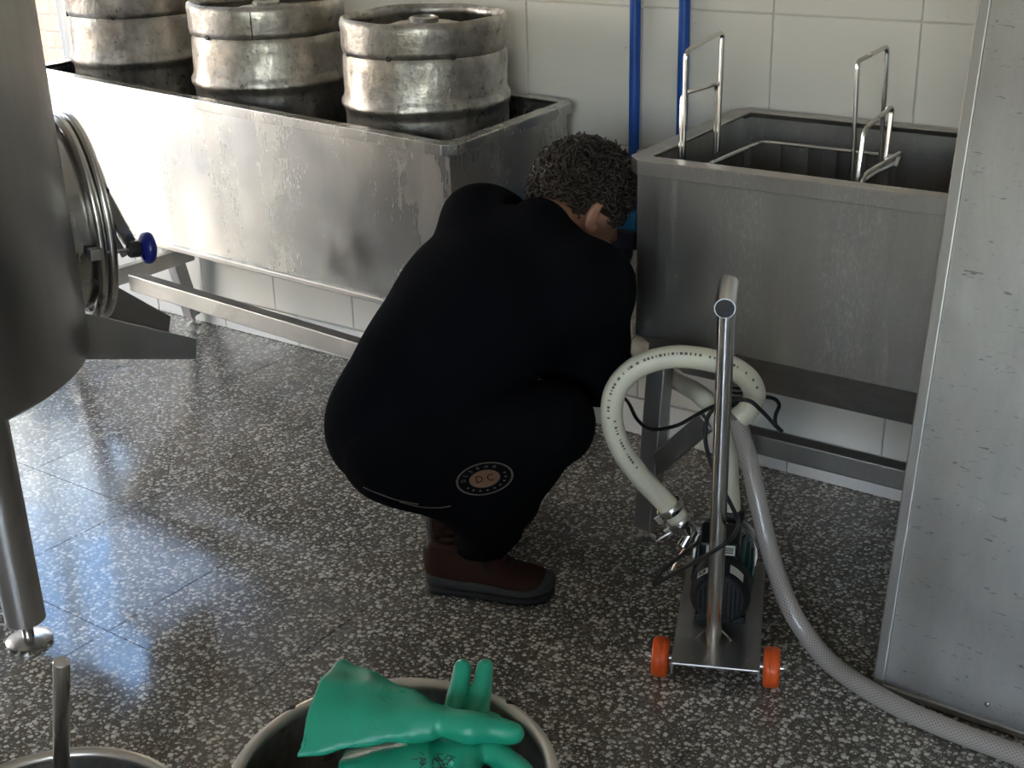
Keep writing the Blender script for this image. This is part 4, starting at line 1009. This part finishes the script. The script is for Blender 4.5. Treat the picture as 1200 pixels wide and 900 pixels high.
# shoes ----------------------------------------------------------------------
def shoe(heel, f, label):
    l_ = A3(-f[1], f[0], 0); L = .285; o0_ = heel-f*.012
    ss = [0, .03, .08, .16, .28, .42, .55, .68, .80, .89, .95, .985, 1.0]
    wd = [.012, .026, .033, .036, .036, .037, .042, .048, .049, .044, .034, .022, .008]
    tp = [.085, .108, .120, .126, .127, .120, .102, .076, .068, .062, .055, .046, .036]
    tilt = lambda s: .010*(max(0, s-.75)/.25)**2
    def loft(wk, z0k, tops, bulge, name, mat, parent):
        V = []; n = 20
        for i, s in enumerate(ss):
            c = o0_+f*(L*s); zb_ = z0k+tilt(s)
            for k in range(n):
                a_ = 2*PI*k/n; cx_, cz = math.cos(a_), math.sin(a_)
                ex = abs(cx_)**.7*math.copysign(1, cx_); z = zb_+(tops[i]-zb_)*(.5+.5*abs(cz)**.75*math.copysign(1, cz)) 
                sw = wk*wd[i]*(1-.18*max(0, cz)*bulge)
                V.append(c+l_*ex*sw+ZV*z)
        Fs = [(i*n+k, i*n+(k+1) % n, (i+1)*n+(k+1) % n, (i+1)*n+k) for i in range(len(ss)-1) for k in range(n)]
        Fs += [tuple(range(n)), tuple((len(ss)-1)*n+k for k in range(n))]
        return MB().add(V, Fs).build(name, mat, parent, smooth=True, angle=70)
    sh = loft(1.0, .020, tp, 1, 'shoe', M['shoe_brown'], person); sh['label'] = label
    loft(1.06, .016, [.046+.018*max(0, 1-s/.25)+.016*max(0, (s-.78)/.22) for s in ss], 0, 'rand', M['shoe_grey'], sh)
    loft(1.11, .0, [.024+tilt(s) for s in ss], 0, 'outsole', M['shoe_sole'], sh)
    for k in range(5):
        s = .44+k*.055; z = float(np.interp(s, ss, tp)); w_ = float(np.interp(s, ss, wd))
        c = o0_+f*(L*s)
        MB().tube(spline([c-l_*w_*.62+ZV*(z-.014), c+f*.006+ZV*(z+.001), c+l_*w_*.62+ZV*(z-.014)], 5), .0032, 6).build('lace', M['lace'], sh, smooth=True)
    c = o0_+f*(L*.45); z = .096
    for d_ in (-1, 1): MB().tube(spline([c+ZV*z, c+l_*d_*.02+ZV*(z+.012), c+l_*d_*.038+f*.012+ZV*(z-.008), c+l_*d_*.034+f*.02+ZV*(z-.03)], 5), .0026, 6).build('lace', M['lace'], sh, smooth=True)
    MB().tube([o0_+f*(L*.25)+f*.048*math.cos(a_)+l_*.034*math.sin(a_)+ZV*(.123+.004*math.cos(a_)) for a_ in np.linspace(0, 2*PI, 28, endpoint=False)], .008, 8, closed=True).build('ankle_collar', M['shoe_brown'], sh, smooth=True)
    MB().tube([o0_-f*.001+ZV*.06, o0_+f*.002+ZV*.10], .006, 8).build('heel_tab', M['shoe_grey'], sh, smooth=True)
shoe(heelR, fh, 'brown work shoe with black laces'); shoe(heelL, fhL, 'brown work shoe with grey heel')
# hair: scalp cap and curls ------------------------------------------------------
cap = Field(Hc-.16, Hc+.16, .006)
cap.ellipsoid(Hc+hu*.020-hf*.014, (hs*.083, hf*.104, hu*.096), .01)
cap.ellipsoid(Hc-hf*.055-hu*.02, (hs*.070, hf*.052, hu*.066), .02)
def hairline(q):
    d = q-Hc; return np.maximum(np.maximum((d @ hf)-(.062+.25*(d @ hu)), -(d @ hu)-.064+.05*0), np.maximum(-(d @ hu)-.012-.9*np.maximum(0, -(d @ hf)), -1) )
sl, q = cap.sub(cap.lo, cap.lo+cap.n*cap.h); cap.F = np.maximum(cap.F, hairline(q)).astype(np.float32)
hair, HV, HQ = cap.build('hair', M['hair_brown'], person, None, 1)
cm = MB(); rg = np.random.default_rng(5)
d_ = HV-Hc; keep = (np.einsum('ij,ij->i', HV-(Hc+hu*.012-hf*.02), HV-(Hc+hu*.012-hf*.02)) > .065**2)
keep &= np.linalg.norm(HV-(Hc+hs*.08-hu*.030-hf*.004), axis=1) > .040
cand = HV[keep]; sel = rg.choice(len(cand), 1500, replace=len(cand) < 1150)
for i in sel:
    p = cand[i]; nrm_ = nrm(p-(Hc-hf*.012)); t_ = nrm(np.cross(nrm_, rg.normal(size=3))); b_ = np.cross(nrm_, t_)
    r = rg.uniform(.006, .0115); tn = rg.uniform(1.0, 1.7); ph = rg.uniform(0, 2*PI); adv = rg.uniform(.006, .016); lift = rg.uniform(.0, .012)
    pts = []
    for k in range(9):
        a_ = ph+tn*2*PI*k/8; w_ = k/8
        pts.append(p-nrm_*.004+nrm_*(lift*w_+r*.8*(1+math.sin(a_)))+t_*(r*math.cos(a_))+b_*adv*(w_-.5)*1.6)
    cm.tube(pts, np.linspace(.0030, .0016, 9), 5)
curls = cm.build('curls', M['hair_brown'], hair, smooth=True, angle=180)
for s_ in (-1, 1):
    MB().lathe([(.0115*math.sin(a_), .0115*math.cos(a_)) for a_ in np.linspace(.01, PI-.01, 10)], Hc+hf*.076+hs*s_*.031-hu*.004, 14, axis=hf).build('eye', M['eye_white'], person, smooth=True)
# embroidered badge on the seat of the trousers / hem of the shirt, laid on the cloth
from mathutils.bvhtree import BVHTree
bvh = [BVHTree.FromPolygons([Vector(v) for v in V_], [tuple(int(i) for i in q_) for q_ in Q_]) for V_, Q_ in ((SV, SQ), (TV, TQ))]
def on_cloth(x, y, off):
    d = Vector(ray(x, y)).normalized(); best = None
    for bv in bvh:
        h = bv.ray_cast(Vector(CAMC), d)
        if h[0] is not None and (best is None or h[3] < best[1]): best = (h[0], h[3])
    return np.array(best[0]-d*off) if best else None
bc = (568, 561); bu = A3(33.5, -6.5); bv_ = A3(3.5, 18.5)
def bpt(u, v, off): return on_cloth(bc[0]+bu[0]*u+bv_[0]*v, bc[1]+bu[1]*u+bv_[1]*v, off)
def decal(name, polys, mat, off, parent):
    mb = MB(); ok = True
    for quad in polys:
        P = [bpt(u, v, off) for (u, v) in quad]
        if any(p is None for p in P): continue
        mb.add(P, [tuple(range(len(P)))])
    return mb.build(name, mat, parent) if mb.n else None
def ringq(r0_, r1_, n=48, a0=0, a1=2*PI):
    out = []
    if r1_-r0_ > .13:
        e = np.linspace(r0_, r1_, int((r1_-r0_)/.12)+2)
        for x, y in zip(e[:-1], e[1:]): out += ringq(x, y, n)
        return out
    for k in range(n):
        p, q = a0+(a1-a0)*k/n, a0+(a1-a0)*(k+1)/n
        out.append([(r0_*math.cos(p), r0_*math.sin(p)), (r1_*math.cos(p), r1_*math.sin(p)), (r1_*math.cos(q), r1_*math.sin(q)), (r0_*math.cos(q), r0_*math.sin(q))])
    return out
host = trou
for path in ([(426, 571), (445, 579), (465, 586), (490, 591)], [(468, 588), (492, 594), (515, 595), (528, 593)]):
    P = [on_cloth(x, y, .001) for x, y in path]; P = [p for p in P if p is not None]
    if len(P) > 2: MB().tube(spline(P, 5), .0014, 6).build('piping', M['patch_thread'], trou, smooth=True)
bd = decal('badge', ringq(.02, 1.0), M['patch_black'], .0012, host)
if bd:
    bd['label'] = 'round tan and black embroidered badge'
    decal('badge_ring', ringq(.93, 1.0), M['patch_thread'], .0020, bd)
    decal('badge_disc', ringq(.02, .50), M['patch_tan'], .0020, bd)
    decal('badge_disc_edge', ringq(.50, .54), M['patch_thread'], .0022, bd)
    def glyphs(txt, size, place, name, mat, off):
        cu = bpy.data.curves.new('letters', 'FONT'); cu.body = txt; cu.size = size; cu.align_x = 'CENTER'; cu.align_y = 'CENTER'; cu.resolution_u = 3
        ob = bpy.data.objects.new('letters', cu); COL.objects.link(ob); bpy.context.view_layer.update()
        me = ob.to_mesh(); polys = [[place(me.vertices[i].co.x, me.vertices[i].co.y) for i in p.vertices] for p in me.polygons]
        ob.to_mesh_clear(); bpy.data.objects.remove(ob); bpy.data.curves.remove(cu)
        return polys
    decal('badge_letters', glyphs('D', .60, lambda x, y: (x*.62-.19, -y), 'd', None, 0)+glyphs('C', .60, lambda x, y: (x*.62+.20, -y), 'c', None, 0), M['patch_black'], .0030, bd)
    pol = []
    for k, ch in enumerate('DESEAR'):
        a_ = math.radians(-172+k*23)
        pol += glyphs(ch, .24, lambda x, y, a_=a_: (.73*math.cos(a_)-math.sin(a_)*x+math.cos(a_)*y, .73*math.sin(a_)+math.cos(a_)*x+math.sin(a_)*y), 'r', None, 0)
    for k in range(9):
        a_ = math.radians(-20+k*20+8)
        pol += [[(r_*math.cos(a_+da), r_*math.sin(a_+da)) for r_, da in ((.69, -.05), (.77, -.05), (.77, .05), (.69, .05))]]
    decal('badge_text', pol, M['patch_thread'], .0024, bd)

# ================================================================== rubber gloves on the pot
def taper(fl, a, b, ew, et, w0, w1, h0, h1, k=.004, sub=False, bend=0.0, bow=0.0):
    """flattened sleeve from a to b: half-width along ew, half-thickness along et"""
    a = np.asarray(a, float); b = np.asarray(b, float); pad = max(w0, w1)+.02
    sl, p = fl.sub(np.minimum(a, b)-pad, np.maximum(a, b)+pad); ab = b-a; L = np.linalg.norm(ab); d = ab/L
    ew = nrm(np.asarray(ew)-d*(np.asarray(ew) @ d)); et = nrm(np.cross(d, ew))*(1 if (np.cross(d, ew) @ et) > 0 else -1)
    q = p-a; t = np.clip((q @ d)/L, 0, 1); x = q @ ew; y = q @ et-bend*np.sin(t*PI)-bow*np.cos(np.clip(x/(w0+1e-6), -1, 1)*PI)*(1-t)
    w = w0+(w1-w0)*t; hgt = h0+(h1-h0)*t; e = np.sqrt((x/w)**2+(y/hgt)**2)+1e-6
    g = np.sqrt((x/w**2)**2+(y/hgt**2)**2)+1e-6
    dist = e*(e-1)/g; over = np.maximum(-(q @ d), (q @ d)-L); dist = np.maximum(dist, over)
    if sub: fl.F[sl] = np.maximum(fl.F[sl], -dist)
    else: fl.smin(sl, dist.astype(np.float32), k)
G_ = M['glove_green']
gb, gt = atZ(350, 884, PZ+.012), atZ(396, 766, PZ+.055)
ga = (gb+gt)/2; gw = gt-gb; wrist = atZ(512, 846, PZ+.034); palm = atZ(556, 853, PZ+.036); thumb = atZ(603, 859, PZ+.030)
lo = np.min([gb, gt, wrist, palm, thumb], axis=0)-.06; hi = np.max([gb, gt, wrist, palm, thumb], axis=0)+.06
gA = Field(lo, hi, .0022); hw_ = np.linalg.norm(gw)/2
taper(gA, ga, wrist, gw, ZV, hw_, .024, .017, .017, bow=.010)
gA.cone(wrist-nrm(wrist-ga)*.02, palm, .021, .022, .012, (ZV, .8)).cone(palm, thumb, .0185, .0130, .010)
gA.cone(wrist, atZ(520, 838, PZ+.036), .016, .012, .01).cone(atZ(470, 862, PZ+.026), atZ(505, 842, PZ+.040), .006, .010, .012)
gA.cone(atZ(352, 866, PZ+.012), atZ(505, 858, PZ+.030), .007, .010, .008)
gA.folds(lambda q: np.sin((q-ga) @ nrm(np.cross(wrist-ga, ZV))*130+22*((q-ga) @ nrm(wrist-ga)))*.6+np.sin(q[..., 0]*90+q[..., 1]*60), .0015)
taper(gA, ga-nrm(wrist-ga)*.012, ga+(wrist-ga)*.72, gw, ZV, hw_*.965, .026, .0122, .009, sub=True, bow=.010)
g1 = thing('rubber_glove', 'green rubber glove whose wide open cuff stands over the pot rim', 'glove', (ga[0], ga[1], PZ), 'green rubber gloves on the pot')
gA.build('glove_shell', G_, g1, None, 2)
pB = atZ(553, 872, PZ-.006); f1, f2 = atZ(543, 783, PZ+.050), atZ(568, 782, PZ+.048); b1_, b2_ = atZ(529, 858, PZ-.010), atZ(556, 862, PZ-.012); cB = atZ(405, 915, PZ-.035); wB = atZ(505, 890, PZ-.008); wr2 = atZ(470, 900, PZ-.012)
f3, f4, f5 = atZ(615, 905, PZ+.006), atZ(550, 915, PZ+.000), atZ(577, 847, PZ+.000)
pts_ = [pB, f1, f2, cB, wB, f3, f4, f5]
gB = Field(np.min(pts_, axis=0)-.09, np.max(pts_, axis=0)+.09, .0026)
cw = nrm(np.cross(wB-cB, ZV))
taper(gB, cB, wB, cw, ZV, .070, .038, .022, .022, bow=.006)
gB.cone(wB, pB, .030, .032, .02, (ZV, .62))
m1_, m2_ = (b1_+f1)/2+ZV*.004, (b2_+f2)/2+ZV*.004
gB.cone(pB, b1_, .020, .0165, .010).cone(pB, b2_, .020, .0165, .010)
gB.cone(b1_, m1_, .0165, .0152, .004).cone(m1_, f1, .0152, .0118, .001)
gB.cone(b2_, m2_, .0165, .0152, .001).cone(m2_, f2, .0152, .0118, .001)
gB.cone(pB+ZV*.010, (pB+f3)/2+ZV*.004, .018, .0165, .010).cone((pB+f3)/2+ZV*.004, f3, .0165, .0130, .006)
gB.cone(pB+ZV*.010, (pB+f4)/2+ZV*.006, .018, .0165, .010).cone((pB+f4)/2+ZV*.006, f4, .0165, .0130, .006)
gB.cone(pB+(f2-f1)*.8, f5, .017, .0125, .008).cone(f5, f5+A3(.004, -.012, .012), .0125, .010, .006)
gB.folds(lambda q: np.sin((q-wB) @ cw*120+40*q[..., 0])*.6+np.sin(q[..., 0]*80+q[..., 1]*75), .0009)
taper(gB, cB-nrm(wB-cB)*.012, cB+(wB-cB)*.7, cw, ZV, .064, .034, .0135, .0115, sub=True, bow=.006)
g2 = thing('rubber_glove', 'green rubber glove with two fingers pointing up over the far rim', 'glove', (pB[0], pB[1], PZ), 'green rubber gloves on the pot')
o_, GV, GQ = gB.build('glove_shell', G_, g2, None, 2)
gbv = BVHTree.FromPolygons([Vector(v) for v in GV], [tuple(int(i) for i in q_) for q_ in GQ])
pm = MB(); rr_ = random.Random(9)
for k in range(34):
    x0_, y0_ = rr_.uniform(488, 530), rr_.uniform(883, 899); a_ = rr_.uniform(0, PI); P = []
    for j in range(6):
        a_ += rr_.uniform(-.9, .9); x0_ += 1.7*math.cos(a_); y0_ += 1.5*math.sin(a_); d = Vector(ray(x0_, y0_)).normalized()
        h = gbv.ray_cast(Vector(CAMC), d)
        if h[0] is None: break
        P.append(np.array(h[0]-d*.0003))
    if len(P) > 2: pm.tube(P, .0006, 5)
if pm.n: pm.build('grip_print', M['ink'], g2)
